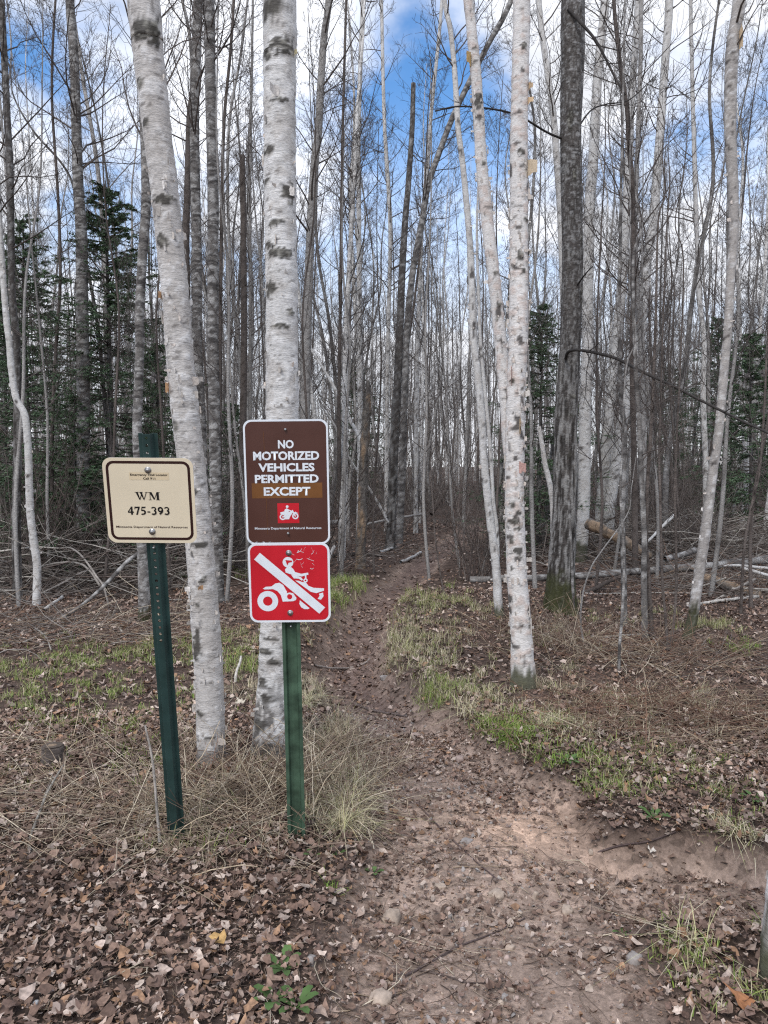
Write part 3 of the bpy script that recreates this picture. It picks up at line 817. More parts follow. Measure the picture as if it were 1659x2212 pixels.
# ------------------------------------------------------------------ front trees
W_ = (.62, .58, .54); O_ = (.55, .33, .18); P_ = (.50, .31, .27)
hero('birch_tree', 'thick pale birch leaning left, just behind the cream sign', 'tree',
     [(457, 1655), (455, 1560), (449, 1420), (437, 1250), (427, 1130), (413, 1000), (401, 900), (388, 760), (380, 650), (366, 520), (357, 430), (341, 300), (330, 200), (318, 90), (310, 0)],
     None, 'birch', (60, 62, 60, 58, 57, 57, 60, 66), 6, 3.45, 40, .010, seed=3, flare=1.16, dark_h=.05, branches=16, blen=1.6, t0=.62, peel=170,
     scars=[(55, .05, 60, 52), (70, .75, 18, 60), (190, -.6, 20, 24), (272, -.5, 22, 16), (437, .2, 52, 20), (525, -.35, 30, 24), (922, -.6, 18, 25), (1060, .2, 18, 8), (1175, .2, 30, 10), (1245, .3, 16, 12), (1300, -.3, 12, 9), (1390, -.5, 22, 60), (1530, -.5, 22, 14), (1580, .3, 26, 6)],
     curls=[(1262, .25, 14, 10, O_, 1), (1010, .5, 16, 12, W_, 1), (640, -.9, 12, 18, O_, -1), (835, -.9, 10, 26, O_, -1), (985, -.2, 14, 9, W_, -1), (180, .9, 9, 14, W_, 1)])
hero('birch_tree', 'straight thick white birch rising behind the brown sign', 'tree',
     [(590, 1640), (588, 1560), (592, 1450), (598, 1300), (605, 1150), (609, 1000), (610, 870), (609, 740), (608, 600), (606, 450), (605, 300), (604, 150), (604, 0)],
     None, 'white_birch', (76, 66, 68, 70, 70, 68, 66, 68, 70), 7, 3.8, 40, .010, seed=8, flare=1.45, branches=16, blen=1.8, t0=.6, peel=110, dark_h=.62,
     scars=[(8, -.4, 50, 40), (70, .15, 60, 36), (130, -.65, 30, 20), (230, .15, 30, 12), (337, -.7, 30, 20), (402, -.8, 16, 12), (425, .6, 36, 28), (450, .7, 22, 8), (492, -.2, 34, 12), (538, -.7, 26, 16), (556, .1, 56, 22), (630, -.65, 28, 30), (680, .6, 20, 20), (712, 0, 40, 8), (1375, -.2, 36, 6),
            (1400, -.5, 34, 12), (1420, .2, 34, 12), (1470, -.6, 22, 22), (1500, -.3, 26, 18), (1555, -.6, 32, 22), (1610, -.3, 60, 40)],
     curls=[(213, .1, 24, 22, W_, 1), (80, .93, 12, 16, (.45, .40, .25), 1), (270, -.8, 12, 18, W_, -1), (870, .6, 12, 14, W_, 1), (790, .8, 10, 12, O_, 1)])
tw, _, _ = hero('birch_tree', 'two-stemmed birch with peeling bark on the right bank of the trail', 'tree',
     [(1130, 1482), (1129, 1440), (1125, 1350), (1117, 1250), (1113, 1150), (1111, 1050), (1113, 950), (1115, 850), (1119, 740), (1121, 600), (1121, 450), (1121, 300), (1124, 150), (1127, 0)],
     None, 'pink_birch', (50, 44, 41, 40, 40, 38, 36, 36), 6, None, 28, .012, seed=14, flare=1.22, branches=40, blen=1.8, t0=.5, peel=300, moss=.17,
     scars=[(90, .2, 14, 14), (335, .1, 16, 14), (480, .6, 12, 14), (555, 0, 16, 20), (590, .3, 14, 10), (825, -.6, 12, 12), (1090, -.4, 12, 14), (1108, .3, 10, 8), (1125, -.3, 22, 14), (1140, .1, 14, 8), (1168, -.5, 10, 12), (1185, 0, 22, 14), (1200, .2, 14, 8), (1225, -.6, 8, 10)],
     curls=[(815, -.75, 9, 46, P_, -1), (965, -.85, 20, 22, W_, -1), (1010, -.8, 10, 12, W_, -1), (880, .6, 22, 12, W_, 1), (920, .4, 14, 34, (.5, .38, .25), 1), (850, .9, 22, 14, W_, 1), (370, .9, 22, 40, (.52, .42, .3), 1), (225, .9, 14, 16, (.55, .4, .25), 1), (190, .9, 10, 16, (.55, .4, .25), 1), (1010, .3, 12, 26, P_, -1), (1350, .8, 8, 40, W_, 1), (1320, .8, 7, 30, W_, 1)])
hero('', '', '', [(1106, 1010), (1099, 960), (1091, 850), (1081, 740), (1073, 660), (1065, 580), (1055, 500), (1048, 430), (1040, 350), (1034, 250), (1028, 160), (1020, 80), (1012, 0)],
     5.38, 'pink_birch', (26, 27, 26, 24, 21), 5, 5.6, 20, .015, seed=15, flare=1, branches=30, blen=1.6, t0=.5, peel=90, stem_of=tw,
     curls=[(135, -.9, 22, 26, (.55, .36, .14), -1)], scars=[(110, .1, 14, 8), (225, 0, 18, 30), (355, .2, 10, 10), (590, .2, 12, 8), (660, .4, 9, 9), (690, -.4, 9, 8)])
dk, dT, dR = hero('maple_tree', 'thick dark grey tree with mossy foot beside the two-stemmed birch', 'tree',
     [(1210, 1318), (1211, 1260), (1216, 1160), (1222, 1060), (1222, 950), (1226, 850), (1232, 740), (1235, 650), (1237, 550), (1235, 450), (1233, 300), (1234, 150), (1237, 0)],
     None, 'dark', (60, 52, 46, 44, 44, 43, 44, 46), 7, None, 64, .016, M_BARK, seed=21, flare=1.3, branches=40, blen=2.4, t0=.45, moss=.42, amp=1.3,
     scars=[(385, .1, 10, 26), (270, -.3, 12, 40), (860, .3, 20, 10), (900, .3, 16, 8), (985, .1, 14, 12), (640, .8, 10, 40), (520, .7, 10, 20)])
hero('', '', '', [(1206, 1185), (1200, 1120), (1200, 1000), (1202, 900), (1206, 820), (1212, 760), (1220, 700), (1222, 655)], float(dT[0, 1]) + .06, 'dark', (14, 10, 7, 5), 0, None, 8, .04, M_BARK, seed=22, flare=1, stem_of=dk)
hero('', '', '', [(1238, 1300), (1236, 1240), (1232, 1150), (1228, 1080)], float(dT[0, 1]) - .12, 'mottled', (7, 7, 6), 0, None, 8, .04, M_BARK, seed=23, flare=1, stem_of=dk)
hero('', '', '', [(1251, 260), (1254, 180), (1256, 100), (1255, 0)], float(dT[0, 1]) + .15, 'mottled', (10, 14, 16), 5, None, 10, .04, M_BARK, seed=24, flare=1, stem_of=dk)
# the long dark limb that sags from the dark tree to the right edge
def limb(root, pts, Y0, Y1, w0, w1, seed, twigs=10, name='limb', col=(.045, .04, .037)):
    rg = np.random.default_rng(seed)
    Ys = np.linspace(Y0, Y1, len(pts)); P = np.array([at(u, v, y) for (u, v), y in zip(pts, Ys)])
    P = catmull(P, len(pts) * 5); r = np.linspace(w0 * Y0, w1 * Y1, len(P)) / F / 2
    acc = Acc(); tubes(acc, P, r, 7, col)
    if twigs:
        P2, k, t = sub(P[None], rg, twigs, .10, .28, .4, 1.1, 7, .15, .12, .3)
        tubes(acc, P2, np.linspace(1, .3, 7)[None] * np.full((len(P2), 1), w1 * Y1 / F / 2 * .7), 4, np.array(col) * 1.3)
        P3, k, t = sub(P2, rg, 4, .2, .5, .4, 1.0, 5, .15, .15, .3)
        tubes(acc, P3, np.full(P3.shape[:2], .002), 3, np.array(col) * 1.5)
    link(name, acc.mesh(name, M_TWIG, True, np.array(root.location)), root)
dy = float(dT[0, 1])
limb(dk, [(1222, 775), (1228, 760), (1250, 756), (1300, 765), (1340, 778), (1380, 800), (1450, 832), (1520, 868), (1600, 908), (1665, 938), (1760, 985)], dy - .1, dy - 2.2, 7, 5, 31, 7)
limb(dk, [(1228, 20), (1255, 50), (1285, 85), (1310, 130), (1330, 170), (1350, 205)], dy - .1, dy - .5, 7, 4, 33, 8)
limb(dk, [(1215, 300), (1180, 285), (1120, 250), (1060, 235), (990, 230), (940, 240)], dy, dy - 1.2, 5, 3, 34, 9)
limb(dk, [(1248, 615), (1262, 595), (1280, 575)], dy - .1, dy - .6, 4, 2, 35, 2)
limb(dk, [(1240, 290), (1275, 240), (1310, 225), (1360, 215), (1420, 160)], dy, dy + .8, 4, 2, 36, 8)

hero('birch_tree', 'slim crooked birch with mossy foot near the right edge', 'tree',
     [(1484, 1380), (1496, 1335), (1507, 1260), (1519, 1180), (1530, 1100), (1541, 1010), (1553, 930), (1560, 850), (1567, 770), (1573, 700), (1578, 600), (1585, 500), (1583, 400), (1578, 300), (1578, 200), (1582, 100), (1590, 50), (1597, 0)],
     None, 'dull_birch', (22, 22, 19, 18, 18, 22, 25, 26), 5, None, 16, .02, seed=41, flare=1.2, branches=30, blen=1.5, t0=.45, moss=.34, peel=50, curls=[(90, .7, 10, 60, (.5, .38, .25), 1)])
hero('birch_tree', 'white birch standing right behind the dark mossy tree', 'tree',
     [(1254, 1213), (1258, 1150), (1262, 1060), (1263, 950), (1265, 850), (1270, 740), (1269, 650), (1271, 550), (1275, 430), (1281, 350), (1286, 260), (1290, 180), (1297, 100), (1307, 0)],
     None, 'thin_birch', (27, 26, 25, 24, 22, 20, 18), 5, None, 14, .03, seed=43, flare=1.15, branches=40, blen=2.0, t0=.55, moss=.4, peel=60)
hero('birch_tree', 'leaning white birch crossing behind, its foot by the broken log', 'tree',
     [(1316, 1105), (1322, 1060), (1332, 1000), (1341, 930), (1355, 860), (1369, 800), (1382, 737), (1390, 640), (1398, 560), (1408, 500), (1415, 430), (1421, 350), (1427, 270), (1432, 200), (1438, 120), (1446, 0)],
     14.6, 'thin_birch', (25, 23, 22, 20, 18, 17, 16), 5, None, 12, .04, seed=45, branches=40, blen=2.2, t0=.5, peel=40)
hero('birch_tree', 'white birch close left of the leaning one, tilted slightly', 'tree',
     [(1298, 1100), (1304, 1040), (1310, 950), (1320, 850), (1331, 740), (1341, 640), (1349, 520), (1356, 400), (1362, 250), (1372, 100), (1378, 0)],
     14.9, 'thin_birch', (24, 23, 21, 19, 15, 13), 5, None, 12, .04, seed=46, branches=36, blen=2.0, t0=.5, peel=40)
hero('birch_tree', 'slim pale birch bowing left, between trail and two-stemmed birch', 'tree',
     [(1078, 1332), (1070, 1210), (1056, 1100), (1046, 1000), (1040, 900), (1031, 800), (1023, 740), (1020, 640), (1016, 540), (1007, 430), (999, 350), (990, 280), (985, 200), (980, 130), (972, 60), (960, 0)],
     None, 'thin_birch', (19, 17, 16, 15, 13, 12, 10), 4, None, 12, .025, seed=47, flare=1.1, branches=30, blen=1.5, t0=.5, peel=40, moss=.12)
hero('birch_tree', 'thinnest birch stem, hugging the slim bowing birch', 'tree',
     [(1074, 1150), (1066, 1085), (1060, 980), (1052, 890), (1046, 830), (1038, 740), (1034, 640), (1030, 500)],
     8.9, 'thin_birch', (8, 8, 7, 5), 3, None, 8, .04, seed=48, branches=14, blen=1.0, t0=.5)
hero('birch_tree', 'birch leaning left at the top, half hidden behind the dark tree', 'tree',
     [(1225, 1000), (1222, 800), (1216, 600), (1210, 450), (1204, 360), (1198, 280), (1192, 220), (1182, 150), (1172, 80), (1164, 0)],
     10.8, 'thin_birch', (16, 16, 15, 14, 12), 4, None, 10, .04, seed=49, branches=34, blen=1.9, t0=.5)
hero('birch_tree', 'crooked white birch at the far left edge with an elbow bend', 'tree',
     [(79, 1308), (80, 1225), (73, 1170), (65, 1100), (62, 1000), (58, 930), (52, 892), (35, 860), (25, 800), (20, 740), (15, 700), (9, 630), (4, 560), (-2, 470), (-10, 300), (-14, 150), (-18, 0)],
     None, 'thin_birch', (17, 16, 14, 13, 12, 11, 10), 3, None, 14, .02, seed=51, flare=1.1, branches=26, blen=1.5, t0=.45, peel=40)
hero('tree', 'dark straight trunk at the far left edge beside the elbow birch', 'tree',
     [(38, 1295), (36, 1180), (36, 1080), (38, 900), (35, 740), (28, 660), (25, 600), (23, 450), (21, 350), (17, 280), (13, 200), (8, 100), (3, 0)],
     None, 'dark', (20, 18, 16, 14, 14, 13), 4, None, 12, .03, seed=52, branches=44, blen=2.0, t0=.35)
hero('tree', 'tall grey mottled trunk in front of the left firs', 'tree',
     [(181, 1230), (180, 1080), (180, 850), (178, 700), (175, 500), (169, 400), (164, 250), (160, 130), (151, 0)],
     10.4, 'mottled', (30, 28, 26, 23, 20, 18), 5, None, 20, .014, seed=53, branches=44, blen=2.2, t0=.42)
hero('tree', 'grey mottled trunk showing above and below the cream sign', 'tree',
     [(312, 1342), (311, 1280), (307, 1180), (300, 1040), (296, 930), (298, 870), (302, 740), (301, 680), (308, 550), (315, 450), (315, 350), (311, 250), (306, 120), (300, 0)],
     None, 'mottled', (25, 21, 19, 20, 20, 17), 5, None, 20, .014, seed=54, branches=40, blen=1.9, t0=.42, moss=.15)
hero('tree', 'mottled grey trunk close right of the leaning front birch', 'tree',
     [(445, 1240), (440, 1080), (433, 900), (428, 800), (425, 700), (425, 550), (422, 400), (420, 250), (423, 150), (428, 0)],
     10.2, 'mottled', (24, 22, 21, 20, 20), 5, None, 20, .014, seed=55, branches=40, blen=1.9, t0=.45)
hero('tree', 'dark scaly trunk pressed against the leaning front birch', 'tree',
     [(415, 1180), (410, 900), (405, 700), (402, 520), (405, 400), (410, 250), (418, 190), (424, 80), (430, 0)],
     11.5, 'brown', (18, 16, 15, 14, 12), 5, None, 10, .03, seed=56, branches=30, blen=1.9, t0=.45)
hero('tree', 'banded grey trunk midway between the two thick front birches', 'tree',
     [(471, 1300), (468, 1150), (465, 1000), (462, 850), (460, 730), (460, 550), (460, 400), (455, 200), (452, 0)],
     None, 'mottled', (27, 25, 24, 24, 23, 22), 5, None, 20, .014, seed=57, branches=40, blen=1.9, t0=.5)
hero('dead_snag', 'broken reddish dead trunk left of the straight white birch', 'snag',
     [(520, 1190), (522, 1080), (525, 900), (527, 730), (526, 500), (524, 400), (523, 336)], 11.6, 'brown', (18, 16, 14, 13, 12), 0, None, 12, .03, seed=58, low_branches=5)
hero('tree', 'knotty grey trunk close right of the straight white birch', 'tree',
     [(655, 1150), (657, 1000), (660, 850), (662, 730), (667, 600), (672, 470), (680, 350), (688, 280), (693, 180), (700, 80), (710, 0)],
     10.6, 'grey', (24, 22, 20, 18, 16, 14), 4, None, 12, .03, seed=59, branches=46, blen=2.1, t0=.4)
hero('dead_snag', 'short splintered tan snag beside the trail, right of the brown sign', 'snag',
     [(777, 1226), (779, 1180), (783, 1100), (785, 1000), (788, 950), (792, 890), (795, 850), (795, 822)], None, 'wood', (22, 20, 19, 18, 17, 6), 0, None, 16, .02, seed=60, flare=1.15, amp=1.6)
hero('tree', 'dark leaning trunk with broken top above the trail', 'tree',
     [(843, 1186), (848, 1050), (855, 900), (860, 800), (865, 680), (868, 600), (875, 480), (882, 400), (890, 280), (893, 180)],
     None, 'dark', (21, 19, 17, 15, 12, 10), 0, None, 12, .04, seed=61, low_branches=8, blen=2)
hero('tree', 'patchy trunk leaning far right, crossing the dark broken one', 'tree',
     [(862, 1165), (868, 1040), (874, 850), (880, 700), (890, 600), (900, 540), (913, 470), (925, 400), (945, 340), (975, 260), (1010, 185), (1055, 95), (1096, 20)],
     16.6, 'mottled', (16, 15, 14, 13, 12, 11), 4, None, 10, .05, seed=62, branches=30, blen=2.2, t0=.45)
hero('birch_tree', 'narrow pale birch just right of the patchy leaning trunk', 'tree',
     [(898, 1120), (899, 950), (901, 780), (906, 640), (912, 480), (923, 370), (930, 260), (938, 180), (950, 60), (955, 0)], 18.5, 'thin_birch', (10, 9, 8, 7), 3, None, 8, .06, seed=63, branches=40, blen=2.2, t0=.4)
hero('birch_tree', 'narrow grey-white birch left of the tan snag', 'tree',
     [(776, 1110), (778, 900), (776, 650), (775, 450), (774, 300), (778, 150), (784, 0)], 15.5, 'thin_birch', (12, 11, 10, 9), 4, None, 8, .06, seed=64, branches=46, blen=2.3, t0=.35)
hero('birch_tree', 'narrow pale birch above the tan snag', 'tree',
     [(835, 1110), (836, 900), (839, 700), (843, 500), (832, 300), (827, 150), (824, 0)], 19, 'thin_birch', (10, 9, 8, 7), 4, None, 8, .06, seed=65, branches=46, blen=2.4, t0=.35)
hero('dead_snag', 'short dead birch with shelf fungus left of the dark mossy tree', 'snag',
     [(1196, 1200), (1194, 1100), (1190, 1060), (1184, 1030), (1177, 1000), (1171, 960), (1164, 922)], float(dT[0, 1]) + .9, 'birch', (13, 12, 11, 9), 0, None, 12, .02, seed=66,
     curls=[(965, .6, 7, 5, W_, 1), (985, .7, 7, 5, W_, 1), (975, -.7, 7, 5, W_, -1), (1005, .6, 6, 5, W_, 1)], dark_h=1.0)
hero('tree', 'dark thin trunk that snakes up right of the leaning birches', 'tree',
     [(1372, 1190), (1370, 1000), (1367, 850), (1366, 737), (1369, 600), (1366, 400), (1360, 330), (1355, 240), (1345, 180), (1333, 80), (1326, 0)],
     11.0, 'brown', (14, 13, 12, 11, 10, 8), 4, None, 10, .04, seed=67, branches=50, blen=2.3, t0=.3)
hero('tree', 'slender pale trunk among the thin stems, upper right of centre', 'tree',
     [(1392, 1150), (1390, 900), (1381, 700), (1372, 500), (1378, 300), (1384, 120), (1386, 0)], 12.5, 'grey', (12, 11, 10, 9), 4, None, 8, .05, seed=68, branches=44, blen=2.2, t0=.35)
hero('birch_tree', 'bright thin birch far back, left of the crooked right birch', 'tree',
     [(1524, 1120), (1524, 1000), (1519, 850), (1521, 740), (1510, 640), (1505, 500), (1500, 350), (1495, 150), (1492, 0)], 16.5, 'thin_birch', (13, 12, 10, 9, 8), 4, None, 8, .06, seed=69, branches=40, blen=2.2, t0=.4)
hero('birch_tree', 'white birch whose foot is cut by the right bottom corner', 'tree',
     [(1708, 2125), (1710, 2040), (1716, 1960), (1732, 1850), (1768, 1600), (1800, 1200), (1830, 800), (1850, 400), (1860, 0)], None, 'birch', (120, 106, 100, 96), 5, None, 32, .012, seed=70, flare=1.12, branches=24, blen=1.8, t0=.6, moss=.22, peel=60)
# saplings of the right bank
for k, (pts, w, lab, kd, br) in enumerate([
    ([(1349, 1352), (1348, 1270), (1346, 1180), (1345, 1100), (1350, 950), (1342, 850), (1338, 700), (1340, 500), (1345, 250), (1350, 0)], (13, 11, 10, 7, 5, 4), 'young grey trunk with a charred foot, second stem right of the mossy tree', 'mottled', 16),
    ([(1393, 1384), (1392, 1310), (1391, 1240), (1392, 1170), (1388, 1080), (1384, 1000), (1380, 900), (1372, 760), (1368, 560)], (14, 12, 11, 9, 6), 'young banded trunk in front of the fallen grey log', 'mottled', 16),
    ([(1408, 1380), (1404, 1310), (1400, 1230), (1396, 1180), (1398, 1060), (1408, 900), (1416, 700), (1422, 480)], (11, 9, 8, 6, 4), 'thinner banded stem touching the right side of the young trunk', 'brown', 12),
    ([(1443, 1408), (1437, 1330), (1431, 1260), (1428, 1160), (1426, 1060), (1424, 980), (1428, 860), (1432, 700), (1440, 500)], (6, 6, 5, 4, 3), 'red-barked thin shrub stem with a tan foot', 'brown', 10),
    ([(1447, 1405), (1456, 1340), (1461, 1260), (1460, 1160), (1458, 1060), (1462, 940), (1470, 780), (1476, 560)], (6, 6, 5, 4, 3), 'yellowish thin stem crossing the fallen grey log', 'brown', 10),
    ([(1337, 1455), (1338, 1400), (1343, 1340), (1348, 1240), (1346, 1160), (1340, 1060), (1345, 960), (1352, 800)], (7, 6, 5, 4, 3), 'pale wavy sapling nearest the trail on the right bank', 'mottled', 8),
    ([(1600, 1330), (1603, 1260), (1608, 1180), (1622, 1100), (1640, 1020), (1650, 900), (1660, 700)], (7, 6, 5, 4), 'dark forked shrub stem beside the right frame edge', 'brown', 16),
    ([(1260, 1390), (1254, 1330), (1262, 1270), (1280, 1220), (1300, 1190)], (4, 4, 3), 'pale bent weed stalk right of the mossy tree foot', 'grey', 0),
    ([(960, 1285), (951, 1240), (945, 1200), (940, 1160), (936, 1100), (932, 1040), (930, 990)], (3, 3, 2), 'single dark leafless twig upright beside the trail', 'brown', 3),
    ([(1001, 1155), (1003, 1080), (1006, 1000), (1010, 900), (1013, 800), (1018, 640)], (8, 7, 6, 4), 'thin sapling with a few pale leaves behind the trail', 'grey', 12)]):
    hero('sapling', lab, 'sapling', pts, None, kd, w, 1.2, None, 8, .04, M_BARK, seed=80 + k, flare=1.1, branches=br, blen=.9, t0=.25, fine=.7)
for k, (pts, Y, w, lab) in enumerate([
    ([(540, 1150), (541, 800), (540, 400), (543, 200), (546, 0)], 12, (8, 7, 5), 'thin upright stem just left of the straight white birch'),
    ([(474, 1140), (476, 700), (480, 400), (485, 250), (498, 110), (505, 0)], 11.5, (10, 8, 6), 'thin dark stem curving away from the banded grey trunk'),
    ([(545, 1120), (520, 800), (500, 600), (492, 420), (496, 260), (520, 120), (535, 0)], 13, (8, 7, 5), 'thin stem swaying behind the broken reddish snag'),
    ([(118, 1240), (112, 1000), (118, 800), (130, 600), (125, 420), (112, 200), (120, 0)], 10.5, (9, 7, 5), 'thin brown stem between the elbow birch and the tall mottled trunk'),
    ([(247, 1250), (236, 1000), (210, 700), (172, 500), (150, 380), (70, 280)], 10.8, (11, 8, 4), 'thin leaning stem sweeping left across the tall mottled trunk'),
    ([(735, 1140), (732, 900), (736, 600), (740, 300), (748, 0)], 13.5, (9, 7, 5), 'thin brown stem above the top right corner of the brown sign')]):
    hero('sapling', lab, 'sapling', pts, Y, ['grey', 'brown', 'grey', 'brown', 'dark', 'brown'][k], w, 2, None, 8, .05, M_BARK, seed=100 + k, branches=30, blen=1.5, t0=.3)

# ------------------------------------------------------------------ woods behind: shared tree kinds, one object each
def wood_kind(seed, kind, H, r0, n, len0, t0, fine, lean=.25):
    rg = np.random.default_rng(seed)
    k = 9; z = np.linspace(0, H, k)
    dr = np.cumsum(rg.normal(0, .10, (k, 2)), 0) + np.outer(np.linspace(0, 1, k) ** 1.5, rg.normal(0, lean, 2)) * 2; dr[0] = 0
    P = np.concatenate([dr, z[:, None]], 1); P[0, 2] = -.2
    T = catmull(P, 46); Rd = r0 * np.linspace(1.08, .12, 46)
    a = Acc(); trunk_mesh(a, T, Rd, 8, kind, seed)
    tm = a.mesh('trunk', M_FAR)
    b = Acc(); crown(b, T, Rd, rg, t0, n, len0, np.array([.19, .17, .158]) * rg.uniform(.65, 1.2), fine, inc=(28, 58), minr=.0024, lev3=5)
    return tm, b.mesh('crown', M_TWIG), kind
KINDS = []
for q in range(15):
    kd = ['thin_birch', 'grey', 'mottled', 'grey', 'thin_birch', 'dark', 'grey', 'mottled', 'brown', 'thin_birch', 'grey', 'mottled', 'grey', 'brown', 'thin_birch'][q]
    rg = np.random.default_rng(q + 300)
    KINDS.append(wood_kind(q + 300, kd, rg.uniform(9, 14), rg.uniform(.028, .062), int(rg.integers(30, 44)), rg.uniform(1.3, 2.1), rg.uniform(.18, .40), 1.1))
LOOK = {'thin_birch': ('birch_tree', 'slim white birch'), 'grey': ('bare_tree', 'slim grey bare tree'), 'mottled': ('bare_tree', 'slim mottled bare tree'),
        'dark': ('bare_tree', 'slim blackish bare tree'), 'brown': ('bare_tree', 'slim brown bare tree')}
SECT = [(-9e9, 222, 'left of the cream sign'), (222, 425, 'behind the cream sign and the leaning birch'), (425, 570, 'between the two thick front birches'),
        (570, 720, 'behind the brown sign and its birch'), (720, 880, 'above the tan snag left of the trail'), (880, 1030, 'over the far end of the trail'),
        (1030, 1190, 'behind the two-stemmed birch'), (1190, 1320, 'behind the dark mossy tree'), (1320, 1500, 'between leaning birches and crooked right birch'), (1500, 9e9, 'behind the crooked right birch')]
rg = np.random.default_rng(77)
spots = []
tries = 0
while len(spots) < 285 and tries < 20000:
    tries += 1
    y = 13 + 30 * rg.random() ** .8
    hx = y * .5 + 3.0
    x = rg.uniform(-hx, hx)
    if abs(float(trail_d(x, y))) < 2.2 and y < 26: continue
    if any((x - a) ** 2 + (y - b) ** 2 < .45 for a, b in spots): continue
    spots.append((x, y))
for i, (x, y) in enumerate(spots):
    tm, cm, kd = KINDS[int(rg.integers(len(KINDS)))]
    nm, look = LOOK[kd]
    u = 829.5 + F * x / y
    sec = next(t for a, b, t in SECT if a <= u < b)
    row = 'near row' if y < 19 else 'middle row' if y < 28 else 'back row'
    lab = f'{look} {sec}, {row}'
    e = empty(nm, (x, y, float(gz(x, y))), lab, 'tree', f'{look}es {sec}, {row}' if 'birch' in look else f'{look}s {sec}, {row}')
    e.rotation_euler = (rg.normal(0, .035), rg.normal(0, .045), rg.uniform(0, 2 * PI))
    sc = rg.uniform(.8, 1.25); e.scale = (sc, sc, sc * rg.uniform(.9, 1.1))
    link('trunk', tm, e); link('crown', cm, e)
# slender understory maples between the big trunks, spreading fine twigs across the sky
MAP = []
for q in range(5):
    rq = np.random.default_rng(350 + q); H = rq.uniform(5.5, 8.0)
    P = np.concatenate([np.cumsum(rq.normal(0, .07, (7, 2)), 0), np.linspace(-.1, H, 7)[:, None]], 1); T = catmull(P, 36); Rd = np.linspace(rq.uniform(.018, .03), .004, 36)
    a = Acc(); trunk_mesh(a, T, Rd, 7, 'brown' if q % 2 else 'grey', 350 + q); b = Acc()
    crown(b, T, Rd, rq, .22, 30, 2.1, np.array([.10, .085, .078]), 1.15, inc=(25, 60), minr=.0017, lev3=5)
    MAP.append((a.mesh('trunk', M_BARK), b.mesh('crown', M_TWIG)))
for i, (u, Y, sec) in enumerate([(95, 9.6, 'between the elbow birch and the tall mottled trunk'), (215, 9.0, 'just left of the cream sign top'), (268, 12.5, 'behind the fir with the pointed top'), (345, 9.4, 'hidden low behind the leaning front birch'), (502, 8.6, 'right of the banded grey trunk'), (548, 10.4, 'left of the straight white birch'),
    (688, 9.6, 'right of the straight white birch'), (745, 11.2, 'left of the tan snag'), (815, 12.0, 'right of the tan snag'), (918, 10.6, 'just right of the far trail'), (985, 12.4, 'left of the slim bowing birch'), (1060, 10.4, 'behind the slim bowing birch'), (1150, 9.8, 'between two-stemmed birch and dark tree'), (1290, 9.6, 'right of the dark mossy tree'),
    (1335, 11.5, 'among the leaning white birches'), (1432, 10.2, 'left of the crooked right birch, nearer'), (1478, 12.4, 'left of the crooked right birch, farther'), (1545, 9.2, 'touching the crooked right birch'), (1618, 8.6, 'right of the crooked right birch'), (20, 8.2, 'at the left frame edge')]):
    x = (u - 829.5) / F * Y; k = i % 5
    e = empty('maple_sapling', (x, Y, float(gz(x, Y))), f'slender twiggy maple sapling {sec}', 'sapling', 'slender maple saplings between the big trunks')
    e.rotation_euler = (0, rg.normal(0, .05), i * 1.9); sc = .85 + .3 * ((i * 7) % 5) / 5; e.scale = (sc, sc, sc)
    link('trunk', MAP[k][0], e); link('crown', MAP[k][1], e)
# the mass of trunks beyond, too far to tell apart
far = Acc(); rg = np.random.default_rng(78)
nf = 660
fy = 38 + 75 * rg.random(nf) ** 1.1; fx = (rg.random(nf) * 2 - 1) * (fy * .52 + 4)
H = rg.uniform(9, 14, nf); fr_ = rg.uniform(.04, .085, nf)
N = 7; t = np.linspace(0, 1, N)
P = np.stack([fx, fy, gz(fx, fy) - .2], -1)[:, None] + np.stack([rg.normal(0, .35, nf)[:, None] * t + rg.normal(0, .06, (nf, N)), rg.normal(0, .35, nf)[:, None] * t, H[:, None] * t], -1)
pal = np.array([(.60, .585, .565), (.36, .345, .33), (.27, .255, .24), (.17, .15, .135), (.46, .445, .43)])[rg.integers(0, 5, nf)]
tubes(far, P, fr_[:, None] * np.linspace(1, .2, N)[None], 4, pal, False)
P2, k, tt = sub(P, rg, 13, .10, .20, .4, 1.0, 4, .25, .14, .6)
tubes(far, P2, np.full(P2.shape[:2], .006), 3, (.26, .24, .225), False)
P3, k, tt = sub(P2, rg, 3, .3, .6, .5, 1.0, 2, .25, .14, .4)
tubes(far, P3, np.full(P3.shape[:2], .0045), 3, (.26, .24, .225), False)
nu = 2700; uy = 20 + 75 * rg.random(nu) ** 1.2; ux = (rg.random(nu) * 2 - 1) * (uy * .52 + 4)
kp = np.abs(trail_d(ux, uy)) > 2.2; ux, uy = ux[kp], uy[kp]; nu = len(ux)
dd = nrm(np.stack([rg.normal(0, .3, nu), rg.normal(0, .3, nu), np.ones(nu)], -1))
P = grow(np.stack([ux, uy, gz(ux, uy) - .05], -1), dd, rg.uniform(.8, 6.5, nu), 6, rg, .09, .1)
uc = np.array([(.25, .215, .19), (.18, .145, .125), (.32, .29, .26), (.14, .112, .098)])[rg.integers(0, 4, nu)]
tubes(far, P, np.linspace(.013, .005, 6)[None] * rg.uniform(.6, 1.3, nu)[:, None], 3, uc, False)
P2, k, tt = sub(P, rg, 5, .2, .45, .4, 1.1, 3, .2, .15, .3)
tubes(far, P2, np.full(P2.shape[:2], .0045), 3, uc[k], False)
tag(link('distant_woods', far.mesh('distant_woods', M_FAR)), 'grey mass of far trunks closing off the woods', 'woods', kind='stuff')

